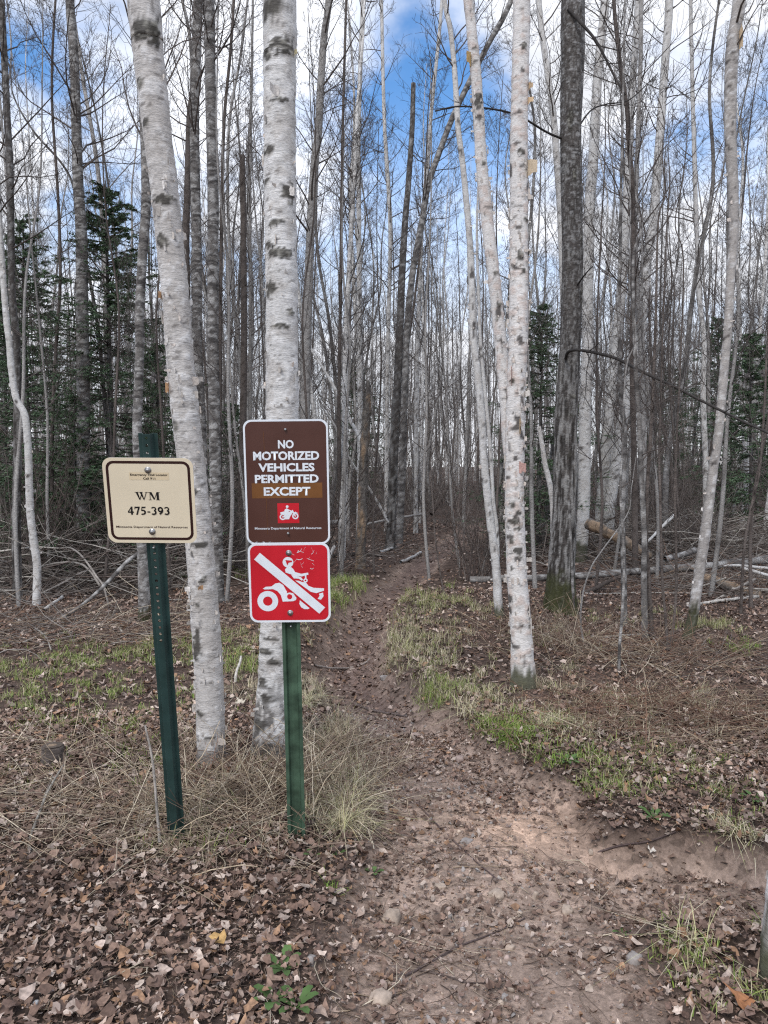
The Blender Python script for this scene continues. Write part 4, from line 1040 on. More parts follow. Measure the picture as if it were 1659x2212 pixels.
# ------------------------------------------------------------------ firs
def fir_kind(seed, H, spread, first):
    rg = np.random.default_rng(seed)
    tr_ = Acc(); T = catmull(np.array([(0, 0, -.2), (.02, 0, H * .3), (0, .03, H * .7), (0, 0, H)]), 24)
    trunk_mesh(tr_, T, np.linspace(.075 * H / 7, .008, 24), 8, 'dark', seed)
    fo = Acc(); z = first
    S_, D_, L_ = [], [], []
    while z < H - .1:
        f = (z - first) / (H - first); L = spread * (1 - f) ** .8 * rg.uniform(.8, 1.1) + .12
        for b in range(int(rg.integers(5, 8))):
            a = rg.uniform(0, 2 * PI); el = R(-20 + 52 * f) + rg.normal(0, .12)
            S_.append((0, 0, z + rg.normal(0, .05))); D_.append((math.cos(a) * math.cos(el), math.sin(a) * math.cos(el), math.sin(el))); L_.append(L * rg.uniform(.55, 1.1))
        z += rg.uniform(.11, .22)
    P = grow(np.array(S_), np.array(D_), np.array(L_), 8, rg, .07, .12)
    tubes(fo, P, np.linspace(.012, .003, 8)[None] * np.ones((len(P), 1)), 3, (.06, .05, .042), False)
    P2, k, t_ = sub(P, rg, 11, .22, .48, .6, 1.0, 5, .10, .08, -.05)
    P2[:, :, 2] = P2[:, :1, 2] + (P2[:, :, 2] - P2[:, :1, 2]) * .35 - np.linspace(0, .03, 5)[None]
    tubes(fo, P2, np.full(P2.shape[:2], .003), 3, (.06, .05, .04), False)
    allp = np.concatenate([P2])
    per = 24
    kk = np.repeat(np.arange(len(allp)), per); tt = rg.uniform(0.05, 1, len(kk)) * 4; i = np.minimum(tt.astype(int), 3); f = (tt - i)[:, None]
    base = allp[kk, i] * (1 - f) + allp[kk, i + 1] * f
    d = nrm(allp[kk, i + 1] - allp[kk, i]); pr = perp(d, rg); pr[:, 2] *= .5; pr = nrm(pr)
    nd = nrm(d * .75 + pr); L = rg.uniform(.03, .065, len(kk))[:, None]; sd = nrm(np.cross(nd, rg.normal(size=nd.shape))) * rg.uniform(.006, .0105, len(kk))[:, None]
    V = np.stack([base - sd, base + sd, base + nd * L], 1)
    g_ = rg.uniform(.65, 1.35, len(kk))[:, None, None] * np.array([.105, .165, .09]) * np.ones((1, 3, 1))
    fo.add(V.reshape(-1, 3), None, np.arange(len(kk) * 3).reshape(-1, 3), g_.reshape(-1, 3))
    return tr_.mesh('trunk', M_FAR), fo.mesh('crown', M_NEEDLE, False)
FIR = [fir_kind(401, 6.6, 1.75, .9), fir_kind(402, 7.5, 2.1, .7), fir_kind(403, 4.2, 1.35, .5)]
for i, (u, Y, k, sc, lab) in enumerate([
    (238, 10.9, 0, .83, 'dark green fir with a pointed top behind the cream sign'),
    (62, 11.4, 1, .70, 'broad dark fir at the left edge behind the elbow birch'),
    (165, 10.4, 2, .60, 'low young fir filling the gap between the two left firs'),
    (1165, 14.5, 0, .72, 'fir showing dark between two-stemmed birch and dark mossy tree'),
    (1545, 23, 0, .92, 'far fir with pointed top left of the crooked right birch'),
    (1445, 28, 0, .8, 'far fir between the leaning white birches and crooked right birch'),
    (770, 26, 0, .8, 'far fir behind the tan snag'),
    (500, 16, 2, .7, 'small fir low between the two thick front birches'),
    (15, 15, 0, .85, 'second fir at the left edge, behind the broad one'), (340, 14.5, 2, .95, 'low fir half hidden behind the leaning front birch'), 
    (1620, 17, 2, 1.1, 'bushy fir at the right edge')]):
    x = (u - 829.5) / F * Y
    e = empty('fir_tree', (x, Y, float(gz(x, Y))), lab, 'fir', 'firs among the bare trees'); e.rotation_euler = (0, 0, i * 1.3); e.scale = (sc * 1.22, sc * 1.22, sc)
    link('trunk', FIR[k][0], e); link('crown', FIR[k][1], e)

# ------------------------------------------------------------------ understory shrubs
def shrub_kind(seed, n, H):
    rg = np.random.default_rng(seed); a = Acc()
    st = np.zeros((n, 3)); st[:, :2] = rg.normal(0, .12, (n, 2)); d = nrm(np.stack([rg.normal(0, .35, n), rg.normal(0, .35, n), np.ones(n)], -1))
    P = grow(st - [0, 0, .05], d, H * rg.uniform(.5, 1, n), 10, rg, .10, .05)
    c = np.array([(.16, .135, .12), (.115, .09, .08), (.22, .195, .175)])[rg.integers(0, 3, n)]
    tubes(a, P, np.linspace(.009, .003, 10)[None] * rg.uniform(.7, 1.3, n)[:, None], 4, c, False)
    P2, k, t = sub(P, rg, 8, .2, .45, .5, 1.1, 6, .15, .14, .3)
    tubes(a, P2, np.full(P2.shape[:2], .0032), 3, c[k] * .9, False)
    P3, k3, t = sub(P2, rg, 3, .3, .6, .4, 1.1, 4, .2, .14, .2)
    tubes(a, P3, np.full(P3.shape[:2], .0022), 3, c[k][k3] * .8, False)
    return a.mesh('stems', M_TWIG)
SHR = [shrub_kind(500 + q, [7, 10, 6, 9, 12][q], [2.2, 1.8, 3.0, 2.5, 1.4][q]) for q in range(5)]
SHL = ['thin few-stemmed', 'bushy', 'tall sparse', 'tall many-stemmed', 'low dense']
rg = np.random.default_rng(79); ns = 0
while ns < 290:
    y = 8.2 + 26 * rg.random() ** 1.3; x = rg.uniform(-1, 1) * (y * .5 + 2)
    if abs(float(trail_d(x, y))) < 2.6 and y < 22: continue
    if y < 10 and -3 < x < 1.5: continue
    if y < 12.6 and 1.6 < x < 7: continue
    if y < 9.4 and x < 0: continue
    u = 829.5 + F * x / y
    sec = next(t for a, b, t in SECT if a <= u < b); row = 'near row' if y < 14 else 'middle row' if y < 22 else 'back row'
    kq = int(rg.integers(5)); o = link('shrub', SHR[kq], None, (x, y, float(gz(x, y)))); o.rotation_euler = (0, 0, rg.uniform(0, 6.28)); sc = rg.uniform(.7, 1.2); o.scale = (sc, sc, sc)
    tag(o, f'{SHL[kq]} leafless shrub {sec}, {row}', 'shrub', f'{SHL[kq]} shrubs {sec}, {row}')
    ns += 1

# ------------------------------------------------------------------ fallen leaves
def leaf_outline(kind, rg):
    if kind == 0:      # lobed maple leaf
        ang = np.radians([90, 66, 44, 20, 3, -25, -80, -100, -155, 177, 160, 136, 114])
        rad = np.array([1, .55, .95, .5, .85, .5, .25, .25, .5, .85, .5, .95, .55])
    elif kind == 1:    # oval birch leaf
        ang = np.linspace(PI / 2, PI / 2 - 2 * PI, 9)[:-1]; rad = np.array([1, .68, .6, .64, .7, .64, .6, .68])
    else:              # torn scrap
        ang = np.linspace(0, 2 * PI, 8)[:-1]; rad = rg.uniform(.3, 1, 7)
    rad = rad * rg.uniform(.7, 1.12, len(rad)); ang = ang + rg.normal(0, .09, len(ang)); wide = rg.uniform(.55, 1.0)
    return np.stack([np.cos(ang) * rad * wide, np.sin(ang) * rad], -1)
def leaf_shape(kind, rg, crinkle=.30):
    """centre, an inner ring and the outline, curled"""
    o = leaf_outline(kind, rg); n = len(o)
    v2 = np.concatenate([[[0, 0]], o])
    cx = rg.normal(0, .35); k = rg.uniform(-.3, 1.1)
    z = k * (v2[:, 0] * math.cos(cx * 4) + v2[:, 1] * math.sin(cx * 4)) ** 2 + rg.normal(0, crinkle * .5, len(v2)) * np.concatenate([[.6], np.ones(n)])
    i = np.arange(n); j = (i + 1) % n
    return np.concatenate([v2, z[:, None]], 1), np.stack([np.zeros(n, int), 1 + i, 1 + j], -1)
LEAFPAL = np.array([1.0, .97, .95]) * np.array([(.215, .145, .110), (.26, .18, .138), (.165, .108, .082), (.33, .255, .21), (.115, .075, .058), (.30, .185, .115), (.40, .325, .28), (.22, .155, .122), (.175, .118, .095), (.47, .39, .33), (.24, .165, .128), (.145, .098, .078)])
def euler(rx, ry, rz):
    cx, sx, cy, sy, cz, sz = np.cos(rx), np.sin(rx), np.cos(ry), np.sin(ry), np.cos(rz), np.sin(rz)
    o = np.zeros_like(cx); i = np.ones_like(cx)
    Rx = np.stack([np.stack([i, o, o], -1), np.stack([o, cx, -sx], -1), np.stack([o, sx, cx], -1)], -2)
    Ry = np.stack([np.stack([cy, o, sy], -1), np.stack([o, i, o], -1), np.stack([-sy, o, cy], -1)], -2)
    Rz = np.stack([np.stack([cz, -sz, o], -1), np.stack([sz, cz, o], -1), np.stack([o, o, i], -1)], -2)
    return Rz @ Ry @ Rx
def leaf_keep(x, y, rg):
    m = low_mask(x, y)
    bare = np.exp(-(((x - .62) / .40) ** 2 + ((y - 3.15) / .32) ** 2)) * .9 + .75 * np.exp(-(((x - .30) / .34) ** 2 + ((y - 1.95) / .45) ** 2))
    pn = fbm(x * 3.5, y * 3.5, 0, 51)
    keep = np.where(m > .5, .74 + .5 * sstep(3.6, 4.4, y) + (pn - .5) * 2.2, 1.0)
    keep = keep - m * bare * .62
    d = np.abs(trail_d(x, y)); keep = keep - .38 * np.exp(-((d - .95) / .28) ** 2) * sstep(4.0, 4.8, y) * (1 - sstep(9, 12, y))
    return rg.random(len(x)) < np.clip(keep, .07, 1)
rg = np.random.default_rng(90)
shapes = [leaf_shape([0, 1, 2, 2, 2, 1, 0, 2][q % 8], rg) for q in range(120)]
def scatter(n, y0, y1, xm, xk, smin, smax, seed, lift=.018):
    rg = np.random.default_rng(seed)
    y = y0 + (y1 - y0) * rg.random(n); x = rg.uniform(-1, 1, n) * (xm + xk * y)
    k = leaf_keep(x, y, rg) & (rg.random(n) < (xm + xk * y) / (xm + xk * y1)) ; x, y = x[k], y[k]
    sz = rg.uniform(0, 1, len(x)) ** 2.6 * (smax - smin) + smin
    trail = low_mask(x, y); sz = sz * (1 - .22 * trail * (1 - sstep(3.8, 5.2, y)))
    tilt = rg.normal(0, .30, (2, len(x)))
    M = euler(tilt[0], tilt[1], rg.uniform(0, 2 * PI, len(x)))
    z = gz(x, y) + rg.uniform(.001, lift, len(x)) * (1 - .6 * trail) + sz * np.abs(tilt).max(0) * .45
    c = LEAFPAL[rg.integers(0, len(LEAFPAL), len(x))] * rg.uniform(.6, 1.2, (len(x), 1)) * (1 - .15 * trail * sstep(3.6, 5, y))[:, None]
    c = c * (.62 + .76 * fbm(x * 1.6, y * 1.6, 0, 58, 3))[:, None]          # drier and damper patches
    return np.stack([x, y, z], -1), sz, M, c
lit = Acc()
def emit(P, sz, M, c, seed):
    rg = np.random.default_rng(seed); kd = rg.integers(0, len(shapes), len(P))
    for q in range(len(shapes)):
        w = np.where(kd == q)[0]
        if not len(w): continue
        v, t = shapes[q]
        V = (v[None] * sz[w, None, None]) @ np.swapaxes(M[w], 1, 2) + P[w, None]
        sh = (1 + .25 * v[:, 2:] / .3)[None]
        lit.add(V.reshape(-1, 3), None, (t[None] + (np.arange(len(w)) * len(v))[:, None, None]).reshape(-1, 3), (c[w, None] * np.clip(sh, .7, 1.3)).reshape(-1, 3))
near = scatter(96000, 1.55, 4.6, .22, .53, .005, .032, 91, .030)
# the 300 leaves that show largest are pieces of their own
dist = np.linalg.norm(near[0] - np.array([0, 0, CAMZ]), axis=1)
vis = (np.abs(near[0][:, 0] / near[0][:, 1]) < .5) & (near[0][:, 1] > 1.93)
app = np.where(vis, near[1] / dist, 0); big = np.argsort(-app)[:300]
rest = np.ones(len(dist), bool); rest[big] = False
emit(near[0][rest], near[1][rest], near[2][rest], near[3][rest], 92)
mid_ = scatter(40000, 4.6, 9.5, .3, .53, .010, .042, 93)
emit(*mid_, 94)
lo_shapes = shapes
shapes = [(np.array([(1, 0, .1), (.2, .8, -.1), (-.9, .3, .15), (-.5, -.8, 0), (.5, -.7, .1)]), np.array([(0, 1, 2), (0, 2, 3), (0, 3, 4)])), (np.array([(1, .2, .2), (-.1, .7, 0), (-1, -.1, .25), (.1, -.7, -.1)]), np.array([(0, 1, 2), (0, 2, 3)]))]
emit(*scatter(36000, 9.5, 24, .5, .55, .018, .045, 95), 96)
tag(link('leaf_litter', lit.mesh('leaf_litter', M_LEAF, True)), 'carpet of dry brown fallen leaves', 'leaves', kind='stuff')
shapes = lo_shapes
def leaf_mat():
    m, nt, b = mat_base('fallen_leaf_single'); n = nt.nodes.new; L = nt.links.new
    oi = n('ShaderNodeObjectInfo'); cr = n('ShaderNodeValToRGB'); cr.color_ramp.interpolation = 'CONSTANT'
    for k in range(2, len(LEAFPAL)): cr.color_ramp.elements.new(k / len(LEAFPAL))
    for k, e in enumerate(cr.color_ramp.elements): e.position = k / len(LEAFPAL); e.color = (*LEAFPAL[k], 1)
    L(oi.outputs['Random'], cr.inputs[0])
    tcn = n('ShaderNodeTexCoord'); nz = n('ShaderNodeTexNoise'); nz.inputs['Scale'].default_value = 2.5; nz.inputs['Detail'].default_value = 6
    L(tcn.outputs['Object'], nz.inputs['Vector'])
    r = n('ShaderNodeMapRange'); r.inputs['From Min'].default_value = .3; r.inputs['From Max'].default_value = .7; r.inputs['To Min'].default_value = .6; r.inputs['To Max'].default_value = 1.4
    L(nz.outputs['Fac'], r.inputs['Value'])
    sc = n('ShaderNodeVectorMath'); sc.operation = 'SCALE'; L(cr.outputs[0], sc.inputs[0]); L(r.outputs[0], sc.inputs['Scale']); L(sc.outputs[0], b.inputs['Base Color'])
    b.inputs['Roughness'].default_value = .75; b.inputs['Specular IOR Level'].default_value = .3
    return m
M_L1 = leaf_mat(); lm_ = []
for v, t in shapes:
    a = Acc(); a.add(v, None, t); lm_.append(a.mesh('fallen_leaf', M_L1, True))
rg = np.random.default_rng(97)
for j in big:
    o = link('fallen_leaf', lm_[int(rg.integers(len(lm_)))], ground)
    o.matrix_local = Matrix.Translation(Vector(near[0][j])) @ Matrix(near[2][j].tolist()).to_4x4() @ Matrix.Scale(float(near[1][j]) * 1.05, 4)

# a few leaves that stand out
for i, (lab, u, v, sz_, c) in enumerate([('large curled orange-brown leaf at the bottom right corner', 1592, 2186, .052, (.33, .15, .07)), ('pale tan leaf on the right bank beside the pale pink stone', 1250, 1625, .040, (.50, .42, .33)),
        ('bleached leaf lying in the grass between the two thick birches', 520, 1530, .045, (.52, .46, .37)), ('pale leaf lying on the reddish bare patch', 1405, 1858, .034, (.55, .50, .44)), ('yellow-spotted leaf in front of the right post', 470, 2050, .038, (.45, .28, .11)), ('rust-red leaf at the head of the bare patch', 1080, 1740, .026, (.34, .12, .06))]):
    rq = np.random.default_rng(1300 + i); sv, stt = leaf_shape([2, 0, 0, 0, 1, 2][i], rq, .34); a = Acc(); a.add(sv * sz_, None, stt, np.array(c)); p = ground_at(u, v)
    o = link('fallen_leaf', a.mesh('fallen_leaf', M_LEAF, True), None, (p[0], p[1], float(gz(p[0], p[1])) + .035)); o.rotation_euler = (rq.normal(.25, .1), rq.normal(0, .15), rq.uniform(0, 6)); tag(o, lab, 'leaf')
# ------------------------------------------------------------------ grass, in patches read off the picture
def blades(acc, n, c, rad, seed, h=(.04, .12), cols=((.14, .21, .045),), bend=1.15, wd=.0017, elong=1.0, flat=0):
    rg = np.random.default_rng(seed)
    cl_ = rg.normal(0, 1, (max(1, n // 22), 2)) * rad * .5 * np.array([1, elong])
    k = rg.integers(0, len(cl_), n); xy = np.array(c)[None] + cl_[k] + rg.normal(0, .022, (n, 2))
    xy = xy[low_mask(xy[:, 0], xy[:, 1]) < rg.uniform(.15, .6, n)]; n = len(xy)
    H = rg.uniform(h[0], h[1], n) * rg.uniform(.5, 1, n); a = rg.uniform(0, 2 * PI, n)
    d = np.stack([np.cos(a), np.sin(a), np.zeros(n)], -1); up = np.array([0, 0, 1.])
    lean = rg.uniform(.1, bend, n)[:, None]
    b = np.stack([xy[:, 0], xy[:, 1], gz(xy[:, 0], xy[:, 1]) + .002], -1)
    t = np.array([0, .35, .7, 1.0])
    zz = H[:, None] * (t[None] - lean * .55 * t[None] ** 2 * (1 + flat)); rr = H[:, None] * lean * (t[None] ** 1.7) * (1 + flat)
    P = b[:, None] + d[:, None] * rr[..., None] + up * zz[..., None]
    P[..., 2] = np.maximum(P[..., 2], b[:, None, 2] + .004)
    sd = np.stack([-d[:, 1], d[:, 0], np.zeros(n)], -1); wv = wd * rg.uniform(.6, 1.3, n)[:, None] * np.array([1, .9, .6, .08])[None]
    V = np.stack([P - sd[:, None] * wv[..., None], P + sd[:, None] * wv[..., None]], 2).reshape(n, 8, 3)
    q = np.array([(0, 1, 3, 2), (2, 3, 5, 4), (4, 5, 7, 6)])
    cc = np.array(cols)[rg.integers(0, len(cols), n)] * rg.uniform(.7, 1.3, (n, 1))
    acc.add(V.reshape(-1, 3), (q[None] + (np.arange(n) * 8)[:, None, None]).reshape(-1, 4), None, np.repeat(cc, 8, 0))
GR = [(.20, .29, .055), (.15, .24, .045), (.25, .31, .08)]
ST = [(.50, .43, .30), (.42, .35, .23), (.60, .53, .39)]
MIX = [(.23, .27, .08), (.46, .41, .27), (.37, .33, .19), (.28, .30, .11)]
gr, dr_ = Acc(), Acc()
PATCH = [  # u, v, radius m, blades, palette, height
    (60, 1450, .75, 1500, GR + MIX, (.04, .11)), (250, 1440, .75, 1500, MIX + GR, (.04, .11)), (400, 1400, .5, 900, MIX + GR, (.04, .12)), (130, 1530, .6, 1000, GR + MIX, (.03, .09)),
    (310, 1540, .5, 900, MIX + GR, (.03, .09)), (520, 1440, .35, 700, GR + MIX, (.05, .14)), (540, 1380, .4, 600, MIX, (.05, .14)), (60, 1660, .3, 220, MIX, (.03, .08)), (270, 1630, .3, 260, GR, (.03, .09)),
    (760, 1262, .75, 2600, MIX + GR, (.10, .24)), (725, 1300, .45, 1300, MIX + GR, (.10, .22)), (500, 1235, .8, 900, GR + MIX, (.08, .18)), (640, 1330, .5, 600, MIX, (.06, .16)),
    (880, 1370, .50, 1500, MIX + ST, (.06, .16)), (910, 1300, .5, 1300, MIX, (.06, .16)), (950, 1330, .6, 900, MIX + ST, (.05, .14)), (860, 1420, .30, 800, MIX + ST, (.06, .15)), (930, 1440, .5, 1000, ST + MIX, (.05, .13)),
    (1010, 1500, .35, 900, MIX + ST, (.04, .12)), (930, 1500, .22, 700, GR + MIX, (.05, .13)), (1100, 1590, .22, 650, GR, (.04, .12)), (1050, 1570, .18, 350, GR + MIX, (.04, .11)), (1190, 1560, .25, 550, MIX + ST, (.04, .12)), (1210, 1640, .16, 300, GR, (.03, .09)),
    (1300, 1650, .25, 400, MIX + GR, (.04, .10)), (1330, 1700, .22, 420, GR + MIX, (.04, .10)), (1450, 1650, .35, 320, MIX + GR, (.03, .09)), (1560, 1720, .30, 380, MIX + GR, (.03, .09)), (1620, 1810, .14, 200, ST + MIX, (.04, .11)), (1560, 1850, .14, 120, MIX, (.03, .08)),
    (1535, 1355, .22, 600, MIX, (.06, .16)), (1590, 1400, .2, 200, GR, (.05, .1)), (1445, 1330, .25, 200, MIX, (.05, .12)), (1420, 2010, .13, 110, MIX + GR, (.03, .08)), (1530, 2060, .2, 110, GR + MIX, (.03, .09)), (1590, 2130, .18, 100, GR + MIX, (.04, .11)), (1400, 2130, .10, 50, GR, (.03, .08)),
    (980, 1650, .1, 50, GR, (.03, .07)), (840, 1800, .1, 30, GR, (.03, .08)), (735, 1945, .06, 24, GR, (.03, .07)), (240, 2000, .05, 16, ST, (.03, .06)), (395, 1840, .12, 120, MIX + GR, (.04, .1)), (1150, 1390, .5, 400, MIX + ST, (.05, .12)), (1280, 1340, .4, 250, MIX, (.05, .12))]
for i, (u, v, rad, n, pal, h) in enumerate(PATCH):
    p = ground_at(u, v); blades(gr, int(n * (1.7 if pal[0] is GR[0] else 1.25)), p[:2], rad * 1.15, 600 + i, h, pal)
tag(link('grass', gr.mesh('grass', M_GRASS, True)), 'short spring grass in green and straw tufts', 'grass', kind='stuff')
for i, (u, v, rad, n, h) in enumerate([(745, 1690, .26, 800, (.08, .22)), (700, 1600, .26, 650, (.10, .28)), (690, 1500, .28, 500, (.08, .22)), (755, 1775, .13, 520, (.06, .16)), (700, 1750, .14, 260, (.06, .18)), (560, 1500, .3, 500, (.06, .2)), (1310, 1560, .5, 700, (.05, .18)), (1500, 1540, .6, 800, (.05, .18)), (1200, 1480, .4, 500, (.06, .18)), (430, 1780, .25, 500, (.06, .2)), (520, 1700, .25, 400, (.05, .16))]):
    p = ground_at(u, v); blades(dr_, n, p[:2], rad, 700 + i, h, ST + [(.30, .25, .17), (.26, .26, .13)], 1.5, .0013)
for i, (u, v, n) in enumerate([(748, 1745, 190), (770, 1700, 130), (735, 1790, 150), (690, 1680, 120), (655, 1520, 160), (1000, 1545, 160), (1190, 1575, 200), (1520, 2075, 40), (1600, 1835, 80)]):
    p = ground_at(u, v); blades(dr_, n, p[:2], .10, 740 + i, (.10, .22), [(.60, .54, .38), (.52, .46, .30), (.44, .42, .22)], 1.9, .0012, flat=.25)
tag(link('dry_grass', dr_.mesh('dry_grass', M_GRASS, True)), 'bleached dead grass and straw around the posts and birches', 'grass', kind='stuff')

# dead weed stalks and bramble canes, lying and arching
def stalks(acc, n, c, rad, seed, L=(.15, .5), cols=((.30, .24, .18),), r=(.0010, .0022), el=(5, 50), tw=1, elong=.8):
    rg = np.random.default_rng(seed)
    xy = np.array(c)[None] + rg.normal(0, rad * .55, (n, 2)) * np.array([1, elong])
    a = rg.uniform(0, 2 * PI, n); e = np.radians(rg.uniform(el[0], el[1], n))
    d = np.stack([np.cos(a) * np.cos(e), np.sin(a) * np.cos(e), np.sin(e)], -1)
    st = np.stack([xy[:, 0], xy[:, 1], gz(xy[:, 0], xy[:, 1]) + .008], -1)
    ln = rg.uniform(L[0], L[1], n)
    P = grow(st, d, ln, 6, rg, .12, -.5)
    P[..., 2] = np.maximum(P[..., 2], gz(P[..., 0], P[..., 1]) + .008)
    cc = np.array(cols)[rg.integers(0, len(cols), n)] * rg.uniform(.7, 1.25, (n, 1))
    tubes(acc, P, rg.uniform(r[0], r[1], n)[:, None] * np.linspace(1, .5, 6)[None], 3, cc, False)
    if tw:
        P2, k, t = sub(P, rg, tw, .15, .4, .4, 1.0, 4, .2, .15, 0)
        P2[..., 2] = np.maximum(P2[..., 2], gz(P2[..., 0], P2[..., 1]) + .008)
        tubes(acc, P2, np.full(P2.shape[:2], .0009), 3, cc[k], False)
wd = Acc()
TAN = [(.46, .37, .26), (.36, .28, .20), (.58, .50, .38), (.26, .195, .15), (.18, .13, .10)]; RED = [(.20, .115, .08), (.25, .15, .105), (.16, .10, .075), (.32, .24, .17)]; GRY = [(.24, .21, .185), (.18, .15, .13), (.30, .27, .24), (.14, .11, .095)]
for i, (u, v, rad, n, L, cols, el) in enumerate([
    (120, 1740, .45, 260, (.15, .5), TAN, (0, 25)), (300, 1760, .45, 330, (.15, .5), TAN, (0, 35)), (480, 1780, .40, 300, (.12, .5), TAN, (5, 50)), (590, 1740, .30, 220, (.12, .45), TAN, (5, 55)), (700, 1700, .25, 160, (.15, .45), TAN, (15, 60)), (520, 1680, .30, 200, (.08, .3), RED, (0, 40)), (60, 1640, .5, 220, (.15, .5), TAN, (0, 30)),
    (400, 1640, .35, 140, (.1, .4), TAN, (10, 60)), (760, 1640, .25, 160, (.12, .4), TAN, (10, 60)), (1450, 1540, .7, 420, (.1, .45), RED, (0, 40)), (1300, 1560, .5, 300, (.1, .4), RED, (0, 45)), (1600, 1560, .6, 320, (.15, .5), RED + TAN, (0, 40)), (1550, 1620, .5, 180, (.15, .5), TAN, (0, 25)),
    (1250, 1400, .7, 260, (.15, .6), TAN + RED, (10, 65)), (1400, 1420, .7, 300, (.15, .6), TAN + RED, (0, 50)), (1550, 1420, .8, 260, (.15, .5), RED + GRY, (0, 40)), (100, 1360, 1.0, 380, (.2, .8), GRY + RED, (0, 30)), (250, 1350, 1.0, 380, (.2, .8), GRY + TAN, (0, 30)), (350, 1380, .6, 180, (.2, .6), RED + TAN, (0, 30)),
    (60, 1270, 1.4, 520, (.4, 1.4), GRY, (0, 45)), (200, 1250, 1.4, 520, (.4, 1.4), GRY, (0, 45)), (1520, 1270, 1.3, 420, (.3, 1.3), GRY + RED, (0, 45)), (1620, 1230, 1.5, 420, (.4, 1.4), GRY, (0, 45)), (1400, 1250, 1.2, 300, (.3, 1.2), GRY, (0, 45)), (880, 1190, 1.2, 160, (.3, 1.0), GRY, (0, 25)),
    (1150, 1370, .6, 160, (.2, .6), TAN + RED, (10, 60)), (700, 1170, 1.5, 240, (.4, 1.2), GRY, (0, 40)), (1000, 1130, 2.2, 300, (.4, 1.4), GRY, (0, 60)), (420, 1200, 1.6, 260, (.4, 1.4), GRY, (0, 50)), (300, 2000, .7, 40, (.06, .25), TAN, (0, 15)), (1100, 2000, .6, 26, (.06, .25), TAN, (0, 12)), (1250, 1130, 2.2, 320, (.4, 1.4), GRY, (0, 55)), (1560, 1140, 2.6, 420, (.5, 1.6), GRY, (0, 60)), (120, 1150, 2.6, 420, (.5, 1.6), GRY, (0, 60))]):
    p = ground_at(u, v); stalks(wd, n if p[1] < 7 else int(n * .65), p[:2], rad, 800 + i, L, cols, (.0011, .0030) if p[1] < 7 else (.002, .005), el)
for i, (u, v, rad, n) in enumerate([(150, 1950, .8, 260), (450, 1980, .7, 240), (300, 2130, .6, 200), (600, 2080, .5, 120), (900, 1950, .6, 130), (1200, 1900, .6, 110), (1500, 1700, .7, 240), (1350, 1640, .7, 200), (100, 1850, .6, 180), (1560, 1960, .5, 120), (800, 1600, .6, 130)]):
    p = ground_at(u, v); stalks(wd, n, p[:2], rad, 1200 + i, (.03, .17), [(.16, .115, .09), (.24, .18, .14), (.10, .075, .06), (.36, .29, .22)], (.0007, .0019), (0, 14), 0)
tag(link('dead_weeds', wd.mesh('dead_weeds', M_TWIG, True)), 'tangle of dead weed stalks and bramble canes', 'weeds', kind='stuff')

def brush(name, label, spots_, seed):
    rg = np.random.default_rng(seed); acc = Acc()
    for (u, v, sx, sy, n, hz) in spots_:
        c = ground_at(u, v)
        xy = c[:2] + rg.normal(0, 1, (n, 2)) * np.array([sx, sy]); a = rg.uniform(0, 2 * PI, n); e = np.radians(rg.normal(6, 14, n))
        z = gz(xy[:, 0], xy[:, 1]) + rg.random(n) ** 1.6 * hz + .02
        d = np.stack([np.cos(a) * np.cos(e), np.sin(a) * .6 * np.cos(e), np.sin(e)], -1); L = rg.uniform(.5, 2.2, n)
        P = grow(np.concatenate([xy, z[:, None]], 1) - d * L[:, None] * .5, nrm(d), L, 8, rg, .07, -.05)
        P[..., 2] = np.maximum(P[..., 2], gz(P[..., 0], P[..., 1]) + .012)
        cc = np.array(GRY + [(.10, .08, .07), (.085, .068, .058), (.38, .35, .31)])[rg.integers(0, len(GRY) + 3, n)]
        tubes(acc, P, (rg.uniform(.003, .020, n) * rg.uniform(.3, 1, n))[:, None] * np.linspace(1, .45, 8)[None], 4, cc)
        P2, k, t = sub(P, rg, 3, .15, .45, .4, 1.0, 5, .2, .14, .1)
        tubes(acc, P2, np.full(P2.shape[:2], .003), 3, cc[k], False)
    tag(link(name, acc.mesh(name, M_TWIG, True)), label, 'brush', kind='stuff')
brush('brush_tangle', 'tangle of dead branches heaped behind the left posts', [(60, 1265, .9, .7, 320, .6), (190, 1250, 1.0, .8, 360, .65), (300, 1230, .8, .8, 200, .5), (450, 1200, .9, 1.0, 110, .3)], 851)
brush('brush_tangle', 'tangle of dead branches heaped around the logs at right', [(1500, 1205, 1.1, .7, 290, .55), (1620, 1200, 1.1, .8, 320, .7), (1400, 1185, 1.2, .9, 220, .45), (1600, 1285, .7, .35, 60, .15), (1290, 1180, .9, .9, 70, .3)], 852)
